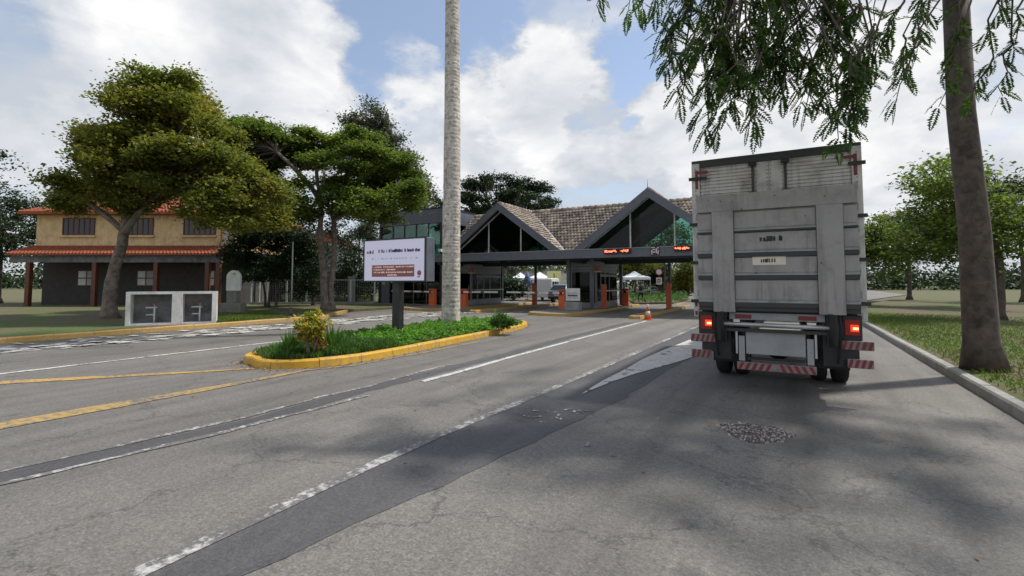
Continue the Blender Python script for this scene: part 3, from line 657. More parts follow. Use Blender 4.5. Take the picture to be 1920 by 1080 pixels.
# things mounted on the beam
def led(x0, x1, z0, z1, label, glyph):
    t = thing('led_panel', label, 'led sign', ((x0+x1)/2, -.55, z0), 0, 'red led signs on the gatehouse beam'); wd = x1-x0
    MB().box(-wd/2, wd/2, -.05, .085, 0, z1-z0).build('housing', M_BLACK, t, bevel=.01)
    mb = MB(); r = random.Random(glyph); h = z1-z0; n = int(wd/.045)
    for i in range(1, n-1):
        for j in range(3):
            if r.random() < (.8 if j == 1 else .42): mb.box(-wd/2+i*.045, -wd/2+i*.045+.036, -.062, -.0505, h*.28+j*h*.16, h*.28+j*h*.16+.035)
    mb.build('led_dots', M_LED, t)['kind'] = 'stuff'
led(-2.28, -1.52, 3.17, 3.42, 'left red lit led strip on the right gable beam, the wider of the pair', 3)
led(-1.42, -.88, 3.17, 3.42, 'short red lit led box beside the wider strip on the right gable beam', 5)
led(1.30, 2.10, 3.20, 3.45, 'red lit led strip on the beam just left of the truck', 9)
t = thing('height_sign', 'small white square pictogram sign on the beam under the right gable', 'sign', (.36, -.5, 3.04))
MB().box(-.21, .21, -.02, .035, 0, .42).build('sign_panel', M_BLACK, t)
mb = MB()
for (a, b_, c_, d) in ((-.19, .0, .25, .31), (-.19, -.13, .12, .31), (-.1, .0, .12, .18), (-.19, -.12, .04, .1), (.03, .19, .33, .39), (.03, .1, .04, .39), (.12, .19, .12, .26), (.03, .19, .04, .09), (-.19, .0, .36, .4), (.08, .17, .2, .25)):
    mb.box(a, b_, -.026, -.0205, c_, d)
mb.build('pictogram', M_PINK, t)
# ================================================================= GUARD BOOTHS
def booth(x, label, flip=False):
    t = thing('guard_booth', label, 'guard booth', (x, 2.3, .14), 0, 'guard booths on the lane islands'); w2, ln = .82, 4.0
    MB().box(-w2-.06, w2+.06, -.06, ln+.06, 0, .14).build('plinth', M_CONC, t)
    MB().box(-w2, w2, 0, ln, .14, .32).build('lower_wall', M_BOOTHW, t)
    MB().box(-w2, w2, 0, ln, 2.24, 2.80).build('upper_wall', M_BOOTHW, t)
    mb = MB()
    for z in (2.27, 2.46, 2.74): mb.box(-w2-.015, w2+.015, -.015, ln+.015, z, z+.035)
    mb.build('wall_trim', M_DARKSTEEL, t)
    MB().box(-w2+.3, w2-.06, .5, ln-.3, .3, .8).build('desk', M_BLACK, t)
    MB().box(-w2+.02, -w2+.06, .02, ln-.02, .32, 2.24).build('back_wall', M_SOFFIT, t)
    MB().box(-w2+.06, w2-.02, ln-.06, ln-.02, .32, 2.24).build('end_wall', M_SOFFIT, t)
    # front door
    d = MB(); d.box(-w2, -w2+.09, -.012, .06, .32, 2.24).box(w2-.09, w2, -.012, .06, .32, 2.24).box(-w2+.09, w2-.09, -.012, .06, 2.14, 2.24)
    fo = d.build('door_frame', M_FRAME, t)
    do = MB().box(-w2+.09, w2-.09, .01, .04, .32, 2.14).build('door', M_GLASSB, t); MB().box(w2-.2, w2-.16, -.04, .01, 1.0, 1.35).build('handle', M_FRAME, do)
    # side windows facing the lane
    y = .0; k_ = 0
    for y0, y1 in ((.06, .75), (.80, 1.55), (1.60, 2.35), (2.40, 3.90)):
        f = MB()
        for (a, b_, c_, e) in ((y0, y1, 2.14, 2.24), (y0, y1, .32, .38), (y0, y0+.05, .38, 2.14), (y1-.05, y1, .38, 2.14), (y0+.05, y1-.05, 1.0, 1.05)): f.box(w2-.05, w2+.012, a, b_, c_, e)
        wn = f.build('window', M_FRAME, t)
        for z0, z1 in ((.38, 1.0), (1.05, 2.14)): MB().box(w2-.03, w2-.015, y0+.05, y1-.05, z0, z1).build('pane', M_GLASSB, wn)
    MB().box(w2+.013, w2+.26, .5, 3.9, .98, 1.04).build('counter', M_WHITEP, t)
    MB().box(w2+.014, w2+.03, .6, 3.9, 1.88, 2.02).build('shade_rail', M_BOOTHW, t)
    c_ = MB().box(w2-.05, w2+.2, -.2, -.02, 2.2, 2.44).build('alarm_box', M_ORANGED, t); MB().box(w2-.07, w2+.3, -.26, -.03, 2.14, 2.19).build('alarm_base', M_WHITEP, c_)
booth(-13.62, 'grey glazed guard booth with a white counter under the left gable')
booth(-4.6, 'grey glazed guard booth with a dark door under the valley of the two gables')
# ================================================================= BARRIERS, POSTS
def barrier(x, y, sgn, ln, label, zt=1.08, z=.14):
    t = thing('barrier', label, 'barrier', (x, y, z), 0, 'boom barriers at the lanes')
    MB().box(-.20, .20, -.17, .17, 0, zt).build('cabinet', M_ORANGE, t, bevel=.025)
    MB().box(-.215, .215, -.185, .185, zt+.003, zt+.045).build('cabinet_lid', M_ORANGED, t, bevel=.012)
    MB().box(-.24, .24, -.21, .21, -.01, .03).build('base_plate', M_CONCD, t)
    MB().box(-.09, .09, -.26, -.172, zt-.24, zt-.06).build('arm_clamp', M_BLACK, t)
    mb = MB().bar((sgn*-.15, -.235, zt-.15), (sgn*ln, -.235, zt-.13), .045, .09); mb.build('arm', M_WHITEP, t)
    mb = MB()
    for k in range(int(ln/.9)): mb.box(min(sgn*(.5+k*.9), sgn*(.75+k*.9)), max(sgn*(.5+k*.9), sgn*(.75+k*.9)), -.262, -.2585, zt-.178, zt-.10)
    mb.build('reflective_tape', M_RED, t)
barrier(-13.75, -.65, -1, 3.3, 'orange barrier cabinet left of the palm trunk with its arm pointing left')
barrier(-11.55, -.25, 1, 2.6, 'orange barrier cabinet peeking out right of the palm trunk')
barrier(-4.85, -.2, -1, 3.5, 'bright orange barrier cabinet beside the white board on the concrete block')
barrier(-3.2, 6.25, 1, 2.7, 'dark orange barrier cabinet behind the central booth with its arm pointing right')
t = thing('guard_post', 'narrow orange panel post at the front corner of the central booth', 'post', (-3.2, 2.0, .14))
MB().box(-.14, .14, -.05, .05, 0, 1.42).build('post_panel', M_ORANGED, t, bevel=.01); MB().box(-.2, .2, -.11, .11, -.01, .025).build('base_plate', M_BLACK, t)
t = thing('notice_board', 'white notice board with dark lines on a concrete block beside the orange barrier', 'notice board', (-4.12, -.45, .14))
MB().box(-.42, .42, -.26, .26, 0, .46).build('concrete_block', M_CONC, t, bevel=.02)
MB().box(-.03, .03, -.03, .03, .46, .6).build('post', M_ORANGED, t)
MB().box(-.42, .42, -.06, -.02, .52, 1.20).build('board', M_WHITEP, t, bevel=.01)
mb = MB().box(-.30, .28, -.064, -.0605, .76, .84).box(-.34, .34, -.064, -.0605, .66, .68).box(-.34, .34, -.064, -.0605, .93, .95); mb.build('printed_lines', M_LIFTD, t)
co = gp(1215, 599.5); t = thing('traffic_cone', 'orange and white traffic cone standing at the end of the solid lane line', 'traffic cone', co)
MB().box(-.19, .19, -.19, .19, 0, .035).build('base', M_ORANGED, t, bevel=.012)
MB().lathe([(.15, .036), (.115, .22), (.112, .225)], n=18).build('cone_body', M_ORANGE, t, True, fix=False)
MB().lathe([(.113, .226), (.085, .38)], n=18).build('white_band', M_WHITEP, t, True, fix=False)
MB().lathe([(.085, .381), (.05, .56), (.047, .565)], n=18).build('cone_body', M_ORANGE, t, True, fix=False)
MB().lathe([(.046, .566), (.028, .69), (.012, .70)], n=18).build('cone_tip', M_WHITEP, t, True, fix=False)
# ================================================================= GLASS OFFICE
t = GO = thing('glass_office', 'two storey dark framed office with green glass left of the palm trunk', 'office building', (-16.5, .7, 0))
def pg(mb, name, mat, parent=None, **kw):
    mb.v = [(p[0]+16.5, p[1]-.7, p[2]) for p in mb.v]; return mb.build(name, mat, parent or GO, **kw)
x0, x1, y0, y1, HT = -19.9, -14.05, .7, 8.3, 6.72
pg(MB().box(x0, x1, y0, y1, 5.72, HT), 'roof_fascia', M_DARKSTEEL, bevel=.02)
pg(MB().box(x0-.04, x1+.04, y0-.04, y1+.04, HT+.002, HT+.05), 'roof_coping', M_BLACK)
pg(MB().box(x0, x1, y0, y1, 3.05, 3.45), 'floor_band', M_DARKSTEEL, bevel=.01)
pg(MB().box(x0, x1, y0, y1, .0, .18), 'plinth', M_CONCD)
pg(MB().box(x0+.2, x1-.2, y1-.3, y1-.1, .18, 5.7), 'rear_wall', M_DARKW)
pg(MB().box(x0+.2, x1-.2, y0+.3, y1-.3, 3.46, 3.48), 'upper_floor', M_CONCD)
for x in (x0, x1-.22): pg(MB().box(x, x+.22, y0, y0+.22, .18, 3.05), 'corner_pier', M_BLACK); pg(MB().box(x, x+.18, y0, y0+.18, 3.45, 5.72), 'corner_post', M_BLACK)
pg(MB().box(x0+.22, x0+1.0, y0+.03, y0+.2, .18, 3.05), 'entrance_pier', M_DARKSTEEL)
pg(MB().box(x0+.32, x0+.62, y0+.012, y0+.029, 1.5, 2.0), 'notice', M_GREYP); pg(MB().box(x0+1.25, x0+1.6, y0-.0, y0+.02, 1.65, 2.1), 'notice', M_SIGNW)
xs = np.linspace(x0+.2, x1-.2, 6)
for i in range(5):
    f = pg(MB().box(xs[i]-.03, xs[i]+.03, y0+.05, y0+.13, 3.45, 5.72), 'mullion', M_BLACK)
    pg(MB().box(xs[i]+.04, xs[i+1]-.04, y0+.08, y0+.10, 3.46, 5.71), 'pane', M_GLASSO)
    if i: pg(MB().box(xs[i]+.15, xs[i]+.15+(.32 if i > 1 else .6), y0+.35, y0+.38, 3.9 if i > 1 else 4.6, 5.3), 'blind', M_WHITEP)
xs = np.linspace(x0+1.0, x1-.25, 5)
for i in range(4):
    pg(MB().box(xs[i]-.03, xs[i]+.03, y0+.05, y0+.13, .18, 3.05), 'mullion', M_DARKSTEEL)
    pg(MB().box(xs[i]+.04, xs[i+1]-.04, y0+.08, y0+.10, .2, 3.04), 'pane', M_GLASSD)
ys = np.linspace(y0+.25, y1-.05, 5)
for xx, nm in ((x1-.1, 1), (x0+.1, 0)):
    for i in range(4):
        pg(MB().box(xx-.02, xx+.02, ys[i]-.03, ys[i]+.03, .18, 3.05), 'mullion', M_DARKSTEEL)
        for z0, z1, mt in ((.2, 3.04, M_GLASSD), (3.46, 5.71, M_GLASSG)): pg(MB().box(xx-.008, xx+.008, ys[i]+.04, ys[i+1]-.04, z0, z1), 'pane', mt)
pg(MB().tube([(x1+.06, y0-.06, .15), (x1+.06, y0-.06, 6.85)], .035, 8), 'downpipe', M_ALU)
c_ = pg(MB().box(x1-.12, x1+.12, y0-.32, y0-.13, 3.72, 3.9), 'camera_housing', M_WHITEP)
# ================================================================= BILLBOARD
bp = gp(745, 618, .3); bp.z = .12; BH = 14.3
t = thing('billboard', 'black framed screen billboard with lavender notice on a black post in the island', 'billboard', bp, 0)
MB().box(-.135, .135, -.09, .12, 0, 1.60).build('post', M_BLACK, t, bevel=.01); MB().box(-.25, .25, -.2, .25, -.02, .06).build('base_plate', M_BLACK, t)
bw = 1.19; z0, z1 = 1.58, 2.76
MB().box(-bw, bw, -.17, .20, z0-.02, z1+.03).build('housing', M_DARKSTEEL, t, bevel=.012)
f = MB(); f.box(-bw-.01, bw+.01, -.215, -.172, z1, z1+.04).box(-bw-.01, bw+.01, -.215, -.172, z0-.03, z0+.01).box(-bw-.01, -bw+.035, -.215, -.172, z0+.01, z1).box(bw-.035, bw+.01, -.215, -.172, z0+.01, z1)
f.build('screen_frame', M_BLACK, t)
s_ = MB().box(-bw+.036, bw-.036, -.2, -.173, z0+.011, z1-.001).build('screen', M_SCREEN, t)
strokes(s_, 'heading_text', M_SCRDK, -1.06, -.78, z1-.38, z1-.27, -.2005, 1, .95, 1.3); strokes(s_, 'heading_text', M_SCRDK, -.68, .45, z1-.36, z1-.25, -.2005, 2, .85, 1.0)
strokes(s_, 'heading_text', M_SCRDK, -.02, .22, z1-.36, z1-.26, -.2008, 12, 1, 1.8); strokes(s_, 'heading_text', M_SCRDK, .52, 1.02, z1-.36, z1-.26, -.2005, 3, .95, 1.5)
strokes(s_, 'subheading_text', M_SCRLV, -.85, .98, z1-.56, z1-.50, -.2005, 4, .6, 1.0)
pn = MB().box(-.84, .79, -.203, -.2002, z0+.12, z0+.46).build('brown_panel', M_SCRBR, s_)
for i, (a, b_) in enumerate(((-.81, .76), (-.76, .1), (-.76, .74), (-.25, .22))):
    strokes(s_, 'panel_text', M_SCRPK, a, b_, z0+.385-.078*i, z0+.43-.078*i, -.2032, 20+i, .85, 1.2)
MB().lathe([(.075, -.0), (.075, .004)], (0, 0, 0), 14).build('emblem', M_SCRBR, s_).matrix_local = Matrix.Translation((.97, -.201, z0+.22)) @ Matrix.Rotation(PI/2, 4, 'X')
MB().box(.90, 1.0, -.205, -.2002, z0+.10, z0+.125).build('emblem_base', M_SCRDK, s_)
# ================================================================= TRUCK
TR = Vector((6.035, -17.13, 0)); t = TK = thing('box_truck', 'grey aluminium box truck with raised tail lift and glowing tail lamps, seen from behind', 'truck', TR)
BW = 1.11; BT = 3.57; FZ = 1.22
MB().box(-BW+.02, BW-.02, .06, 6.6, FZ, BT-.03).build('cargo_box', M_TRUCKBOX, t)
mb = MB()
for i in range(30):
    for s in (-1, 1): mb.box(min(s*(BW-.019), s*(BW+.0)), max(s*(BW-.019), s*(BW+.0)), .18+i*.212, .23+i*.212, FZ+.08, BT-.12)
mb.build('side_ribs', M_TRUCKBOX, t)
MB().box(-BW, BW, .0, 6.62, BT-.03, BT+.02).build('roof_rail', M_LIFTD, t)
for s in (-1, 1): MB().box(min(s*BW, s*(BW-.12)), max(s*BW, s*(BW-.12)), -.02, .06, FZ-.1, BT-.032).build('corner_post', M_TRUCKBOX, t, bevel=.006)
MB().box(-BW+.121, BW-.121, -.018, .058, BT-.10, BT-.032).build('header', M_LIFTD, t)
MB().box(-BW+.121, BW-.121, -.018, .058, FZ-.1, FZ+.04).build('sill', M_LIFTD, t)
def ribdoor(x0, x1, name):
    mb = MB(); z = FZ+.045; P_ = .052; prof = []
    while z < BT-.11: prof += [(.030, z), (.012, z+.008), (.012, z+P_*.8), (.030, z+P_*.88)]; z += P_
    vs = [(x0, y, zz) for y, zz in prof]+[(x1, y, zz) for y, zz in prof]; n = len(prof)
    mb.add(vs, [(i, i+1, i+1+n, i+n) for i in range(n-1)]); return mb.build(name, M_TRUCKBOX, t)
ribdoor(-BW+.125, -.205, 'door'); ribdoor(.165, BW-.125, 'door')
for x0, x1 in ((-.204, -.022), (-.018, .164)): MB().box(x0, x1, .002, .03, FZ+.045, BT-.105).build('door_edge_panel', M_TRUCKBOX, t)
MB().box(-.021, -.019+.002, -.004, .028, FZ+.05, BT-.11).build('door_seal', M_REFW, t)
for x in (-.235, .195):
    rd = MB().tube([(x, -.03, FZ+.05), (x, -.03, BT-.11)], .017, 8).build('locking_rod', M_LIFTD, t, True)
    for z in (FZ+1.75, BT-.16, FZ+.5): MB().box(x-.055, x+.055, -.055, -.0, z, z+.045).build('rod_bracket', M_BLACK, rd)
for s in (-1, 1):
    for z in (BT-.30, FZ+1.32, FZ+.72, FZ+.12):
        x = s*(BW-.06); MB().box(x-.10, x+.10 if s > 0 else x+.17, -.045, -.021, z, z+.05).build('hinge', M_BLACK, t)
    a, b_ = sorted((s*(BW-.055), s*(BW-.095))); tp = MB()
    tp.box(a, b_, -.026, -.0215, BT-.44, BT-.14).box(*sorted((s*(BW-.096), s*(BW-.24))), -.026, -.0215, BT-.20, BT-.155); tp.build('reflective_tape', M_RED, t)
    for i in range(7): MB().box(a, b_, -.026, -.0215, FZ-.08+i*.30, FZ+.02+i*.30).build('marker_tape', M_GREYP, t)
for i in range(2): MB().box(-BW+.015, -BW+.05, -.026, -.0215, FZ-.08+i*.14, FZ-.01+i*.14).build('marker_tape', M_RED, t)
rv = MB()
for x in (-BW+.06, BW-.06, -.19, .15, -.04, .0):
    for i in range(9): rv.box(x-.006, x+.006, -.024 if abs(x) > 1 else -.003, -.019 if abs(x) > 1 else .002, 2.98+i*.058, 2.992+i*.058)
rv.build('rivets', M_LIFTD, t)['kind'] = 'stuff'
# tail lift folded up against the doors
LX0, LX1, LZ0, LZ1, LY = -1.02, 1.03, 1.24, 2.985, -.14
lf = MB().box(LX0, LX1, LY+.03, LY+.055, LZ0, LZ1).build('tail_lift_plate', M_LIFT, t)
def lb(a, b_, c_, d, y0, y1, nm, mt=M_LIFT, bv=.004): return MB().box(a, b_, y0, y1, c_, d).build(nm, mt, lf, bevel=bv)
lb(LX0, LX1, 2.73, LZ1+.002, LY-.035, LY+.029, 'top_panel')
P0, P1 = (-.805, -.505), (.55, .86)
for a, b_ in (P0, P1): lb(a, b_, LZ0-.03, 2.729, LY-.05, LY+.029, 'upright_panel')
for a, b_ in ((LX0, P0[0]), (P0[1], P1[0]), (P1[1], LX1)):
    zs = [2.728, 2.41, 2.08, 1.745, 1.345]
    for i in range(4):
        hi, lo = zs[i]-(.045 if i > 1 else .01), zs[i+1]+.055
        lb(a+.004, b_-.004, lo, hi-.012, LY-.004, LY+.028, 'ribbed_panel')
        MB().add([(a+.004, LY-.004, lo), (b_-.004, LY-.004, lo), (b_-.004, LY-.034, lo-.022), (a+.004, LY-.034, lo-.022)], [(0, 1, 2, 3)]).build('rib_slope', M_LIFT, lf)
        lb(a+.004, b_-.004, lo-.040, lo-.022, LY-.034, LY+.0, 'rib', M_LIFT, 0)
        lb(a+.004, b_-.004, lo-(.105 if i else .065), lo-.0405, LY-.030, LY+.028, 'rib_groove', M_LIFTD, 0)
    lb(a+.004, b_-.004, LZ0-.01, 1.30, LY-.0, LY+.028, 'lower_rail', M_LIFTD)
strokes(lf, 'lettering', M_BLACK, -.16, .12, 2.255, 2.345, LY-.0045, 7, 1, 1.7); strokes(lf, 'lettering', M_BLACK, -.15, .12, 2.25, 2.33, LY-.005, 17, .8, 1.4)
pl = lb(-.26, .17, 1.905, 2.035, LY-.012, LY-.0045, 'plate', M_PLATE, .002); strokes(lf, 'plate_text', M_WOOD, -.15, .06, 1.945, 2.01, LY-.0125, 8, 1, 1.3)
# cut-outs of the upright panels' rust dots
dd = MB(); r = random.Random(3)
for i in range(16):
    x = r.uniform(LX0+.05, LX1-.05); z = r.uniform(2.74, 2.97) if i < 9 else r.uniform(1.3, 2.7); s_ = r.uniform(.004, .010)
    dd.box(x-s_, x+s_, LY-.052 if (P0[0] < x < P0[1] or P1[0] < x < P1[1]) and z < 2.73 else LY-.037, LY-.02, z-s_, z+s_)
dd.build('rivets', M_LIFTD, lf)['kind'] = 'stuff'
# understructure
MB().box(-.60, .62, -.06, .02, 1.10, 1.20).build('rear_crossmember', M_GREYP, t)
for a, b_ in ((-.52, -.30), (.30, .52)): MB().box(a, b_, -.068, -.0605, 1.115, 1.175).build('reflector', M_RED, t)
MB().tube([(-.66, -.20, 1.04), (.66, -.20, 1.03)], .033, 12).build('lift_cross_tube', M_ALU, t, True)
MB().box(-.64, .64, -.16, -.10, .93, .975).build('lift_channel', M_LIFTD, t)
for s in (-1, 1):
    x = s*.70
    a_ = MB().box(x-.07, x+.07, -.17, -.05, .78, 1.33).build('lift_arm', M_BLACK, t, bevel=.01)
    MB().bar((x, -.1, .92), (x*1.04, 1.0, .55), .08, .14).build('lift_strut', M_BLACK, t)
    MB().tube([(x-s*.02, -.21, 1.22), (x-s*.02, -.21, .80)], .028, 8).build('hydraulic_hose', M_RUBBER, t, True)
    MB().tube([(x+s*.08, -.15, 1.28), (x+s*.10, -.20, 1.0), (x+s*.05, -.12, .55)], .016, 6).build('hydraulic_hose', M_RUBBER, t, True)
    MB().box(x-.115, x+.115, -.05, .35, .5, 1.10).build('bracket', M_BLACK, t)
    MB().box(s*.435-.04, s*.435+.04, -.12, -.06, .50, .86).build('frame_leg', M_GREYP, t)
    MB().box(s*.50-.013, s*.50+.013, -.14, -.11, .60, .95).build('side_rod', M_ALU, t)
    # lamp cluster
    lx = s*.925; h_ = MB().box(lx-.115, lx+.115, -.06, .10, .86, 1.205).build('lamp_housing', M_BLACK, t, bevel=.012)
    MB().box(lx-.085, lx+.085, -.075, -.0605, .93, 1.15).build('lens', M_LAMPR, h_, bevel=.006)
    cx_ = lx+.03
    MB().box(cx_-.05, cx_+.045, -.081, -.0755, .985, 1.08).build('lit_lens', M_LAMP, h_); MB().box(cx_-.022, cx_+.04, -.085, -.0815, 1.012, 1.045).build('bulb_glow', M_LAMPC, h_)
    # striped end markers
    for zc, xw, nm in ((.80, (.80, 1.16), 'upper_marker'), (.56, (.86, 1.15), 'lower_marker')):
        a, b_ = sorted((s*xw[0], s*xw[1])); bd = MB().box(a, b_, -.09, -.06, zc-.06, zc+.06).build(nm, M_REFW, t, bevel=.008)
        sm = MB(); k_ = 5 if zc > .7 else 4; st = (b_-a)/k_
        for i in range(k_): sm.add([(a+i*st, -.0925, zc-.055), (a+i*st+st*.5, -.0925, zc-.055), (min(b_, a+i*st+st*.95), -.0925, zc+.055), (a+i*st+st*.45, -.0925, zc+.055)], [(0, 1, 2, 3)])
        sm.build('stripes', M_RED, bd, fix=False)
    MB().box(*sorted((s*.72, s*1.0)), -.04, .0, .60, .76).build('marker_bracket', M_BLACK, t)
MB().box(-.38, .38, -.11, -.08, .60, .93).build('spare_panel', M_GREYP, t, bevel=.008)
MB().box(-.37, .37, -.09, -.05, .52, .555).build('lower_rail', M_BLACK, t)
bm_ = MB().box(-.50, .50, -.16, -.11, .375, .485).build('underrun_bumper', M_REFW, t, bevel=.006)
sm = MB()
for i in range(11):
    a = -.495+i*.09; sh = .05 if i < 5 else -.05; a0 = a+(.0 if sh > 0 else .05)
    if i == 5: continue
    sm.add([(a0, -.1625, .38), (a0+.045, -.1625, .38), (a0+.045+sh, -.1625, .48), (a0+sh, -.1625, .48)], [(0, 1, 2, 3)])
sm.build('stripes', M_RED, bm_, fix=False)
for s in (-1, 1): MB().box(s*.42-.035, s*.42+.035, -.108, .2, .38, .62).build('bumper_stay', M_BLACK, t)
for x in (-.40, .40): MB().box(x-.04, x+.04, .1, 8.4, .72, .95).build('chassis_rail', M_BLACK, t)
MB().box(-.9, .9, .3, 6.4, 1.10, FZ-.002).build('floor_beams', M_BLACK, t)
def wheel(x, y, wd, nm='wheel'):
    pr = [(-.5, .30), (-.5, .38), (-.42, .43), (-.25, .445), (.25, .445), (.42, .43), (.5, .38), (.5, .30)]
    mb = MB(); n = 28; vs = []; fs = []
    for u, r_ in pr:
        for k in range(n): a = 2*PI*k/n; vs.append((u*wd, r_*math.cos(a), r_*math.sin(a)))
    for i in range(len(pr)-1):
        for k in range(n): fs.append((i*n+k, i*n+(k+1) % n, (i+1)*n+(k+1) % n, (i+1)*n+k))
    mb.add(vs, fs); w_ = mb.build(nm, M_RUBBER, t, True); w_.location = (x, y, .445)
    rm = MB(); rm.tube([(-wd*.40, 0, 0), (wd*.40, 0, 0)], .30, 20); rm.tube([(-wd*.45, 0, 0), (wd*.45, 0, 0)], .09, 10); rm.build('rim', M_GREYP, w_)
for s in (-1, 1):
    for dx in (.98, .68): wheel(s*(dx-.10), 1.75, .24)
    wheel(s*.90, 6.95, .26)
    MB().box(*sorted((s*.50, s*.98)), 1.05, 1.07, .30, .95).build('mud_flap', M_RUBBER, t)
MB().tube([(-.75, 1.75, .445), (.75, 1.75, .445)], .075, 10).build('axle', M_BLACK, t); MB().lathe([(.05, -.17), (.17, -.1), (.19, 0), (.17, .1), (.05, .17)], (0, 1.75, .46), 14).build('differential', M_BLACK, t, True)
# cab, hidden ahead of the box from here
MB().prism([(6.75, .6), (8.55, .6), (8.6, 1.5), (8.45, 1.65), (8.15, 2.7), (6.85, 2.78), (6.75, 2.6)], 0, -1.05, 1.05).build('cab', M_VAN, t, bevel=.03)
MB().add([(-.95, 8.475, 1.66), (.95, 8.475, 1.66), (.9, 8.21, 2.6), (-.9, 8.21, 2.6)], [(0, 1, 2, 3)]).build('windscreen', M_CARGL, t)
for s in (-1, 1):
    MB().prism([(7.2, 1.7), (8.2, 1.7), (7.98, 2.45), (7.2, 2.5)], 0, *sorted((s*1.052, s*1.058))).build('side_window', M_CARGL, t)
    m_ = MB().bar((s*1.05, 8.2, 2.3), (s*1.28, 8.4, 2.25), .03, .03).build('mirror_arm', M_BLACK, t); MB().box(*sorted((s*1.18, s*1.34)), 8.38, 8.44, 1.85, 2.3).build('mirror', M_BLACK, m_, bevel=.01)
# ================================================================= OCHRE BUILDING AND THE VERGE
OB = P(-18.9, 33.0, .12); t = thing('ochre_house', 'two storey ochre house with red tiled porch roof and dark shuttered window', 'house', OB, TH)
W_ = 13.5
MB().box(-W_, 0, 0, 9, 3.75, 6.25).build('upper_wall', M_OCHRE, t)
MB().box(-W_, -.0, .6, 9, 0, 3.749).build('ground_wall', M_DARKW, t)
for x in (-.45, -1.0): MB().box(x-.14, x+.14, -.08, .0, 4.3, 6.2).build('pilaster', M_SIGNW if x > -.6 else M_OCHRE, t)
def shutter(x, z, w=2.2, h=1.2, y=-.06):
    f = MB(); f.box(x-w/2, x+w/2, y, -.001, z, z+.07).box(x-w/2, x+w/2, y, -.001, z+h-.07, z+h).box(x-w/2, x-w/2+.07, y, -.001, z+.07, z+h-.07).box(x+w/2-.07, x+w/2, y, -.001, z+.07, z+h-.07)
    wn = f.build('window', M_WOOD, t); MB().box(x-w/2+.07, x+w/2-.07, y+.03, y+.045, z+.07, z+h-.07).build('pane', M_CARGL, wn)
    for k in range(1, 6):
        xx = x-w/2+k*w/6; MB().box(xx-.035, xx+.035, y+.002, y+.028, z+.07, z+h-.07).build('glazing_bar', M_WOOD, wn)
    MB().box(x-w/2-.1, x+w/2+.1, y-.08, -.002, z-.12, z-.002).build('sill', M_OCHRE, wn)
shutter(-2.35, 4.75); shutter(-6.6, 4.75); shutter(-10.6, 4.75)
# hip roof
def hiproof(x0, x1, y0, y1, ze, zr, inset, mat, nm, par):
    ym = (y0+y1)/2; A = [(x0, y0, ze), (x1, y0, ze), (x1, y1, ze), (x0, y1, ze), (x0+inset, ym, zr), (x1-inset, ym, zr)]
    MB().add(A+[(p[0], p[1], ze-.12) for p in A[:4]], [(0, 1, 5, 4), (1, 2, 5), (2, 3, 4, 5), (3, 0, 4), (0, 6, 7, 1), (1, 7, 8, 2), (2, 8, 9, 3), (3, 9, 6, 0), (9, 8, 7, 6)]).build(nm, mat, par)
hiproof(-W_-.7, .7, -.7, 9.7, 6.26, 8.7, 4.5, M_TILER, 'roof', t)
def coverrow(p0, p1, n, nm, par, mat, seg=6):
    """rows of barrel tiles running from the eave line p0 up to the line p1"""
    mb = MB(); r = random.Random(n)
    for i in range(n):
        u = (i+.5)/n; a = Vector(p0[0]).lerp(Vector(p0[1]), u); b_ = Vector(p1[0]).lerp(Vector(p1[1]), u)
        for k in range(seg):
            q0 = a.lerp(b_, k/seg)+Vector((0, 0, .035+r.uniform(0, .012))); q1 = a.lerp(b_, (k+1.1)/seg)+Vector((0, 0, .01)); mb.tube([q0, q1], [.085, .07], 6)
    mb.build(nm, mat, par)['kind'] = 'stuff'
coverrow([(-W_-.7, -.7, 6.26), (.7, -.7, 6.26)], [(-W_+3.8, 4.5, 8.7), (-3.8, 4.5, 8.7)], 56, 'roof_tiles', t, M_TILER, 12)
coverrow([(.7, -.7, 6.26), (.7, 9.7, 6.26)], [(-3.8, 4.4, 8.7), (-3.8, 4.6, 8.7)], 36, 'roof_tiles', t, M_TILER, 10)
MB().add([(-W_-.3, -1.7, 3.36), (.15, -1.7, 3.36), (.15, .0, 3.98), (-W_-.3, .0, 3.98), (-W_-.3, -1.7, 3.28), (.15, -1.7, 3.28), (.15, 0, 3.90), (-W_-.3, 0, 3.90)],
         [(0, 1, 2, 3), (4, 7, 6, 5), (0, 4, 5, 1), (1, 5, 6, 2), (0, 3, 7, 4)]).build('porch_roof', M_WOOD, t)
coverrow([(-W_-.3, -1.72, 3.37), (.15, -1.72, 3.37)], [(-W_-.3, .0, 3.99), (.15, .0, 3.99)], 62, 'porch_tiles', t, M_TILER, 6)
MB().box(-W_-.2, .05, -1.45, -1.25, 2.85, 3.27).build('porch_beam', M_GREYW, t)
for x in (-.15, -.85, -4.2, -8.2, -12.5): MB().box(x-.13, x+.13, -1.48, -1.22, 0, 2.849).build('porch_column', M_WOOD, t)
for x, w in ((-1.55, .85), (-6.3, 1.2), (-10.4, 1.2)):
    f = MB().box(x-w/2, x+w/2, .53, .599, 1.3, 2.4).build('window', M_WOOD, t)
    for i in range(2):
        for j in range(2): MB().box(x-w/2+.05+i*w/2, x-.04+i*w/2, .52, .529, 1.36+j*.52, 1.80+j*.52).build('pane', M_SIGNW if i == 0 else M_GREYP, f)  # lit look of the glass put into the pale left panes
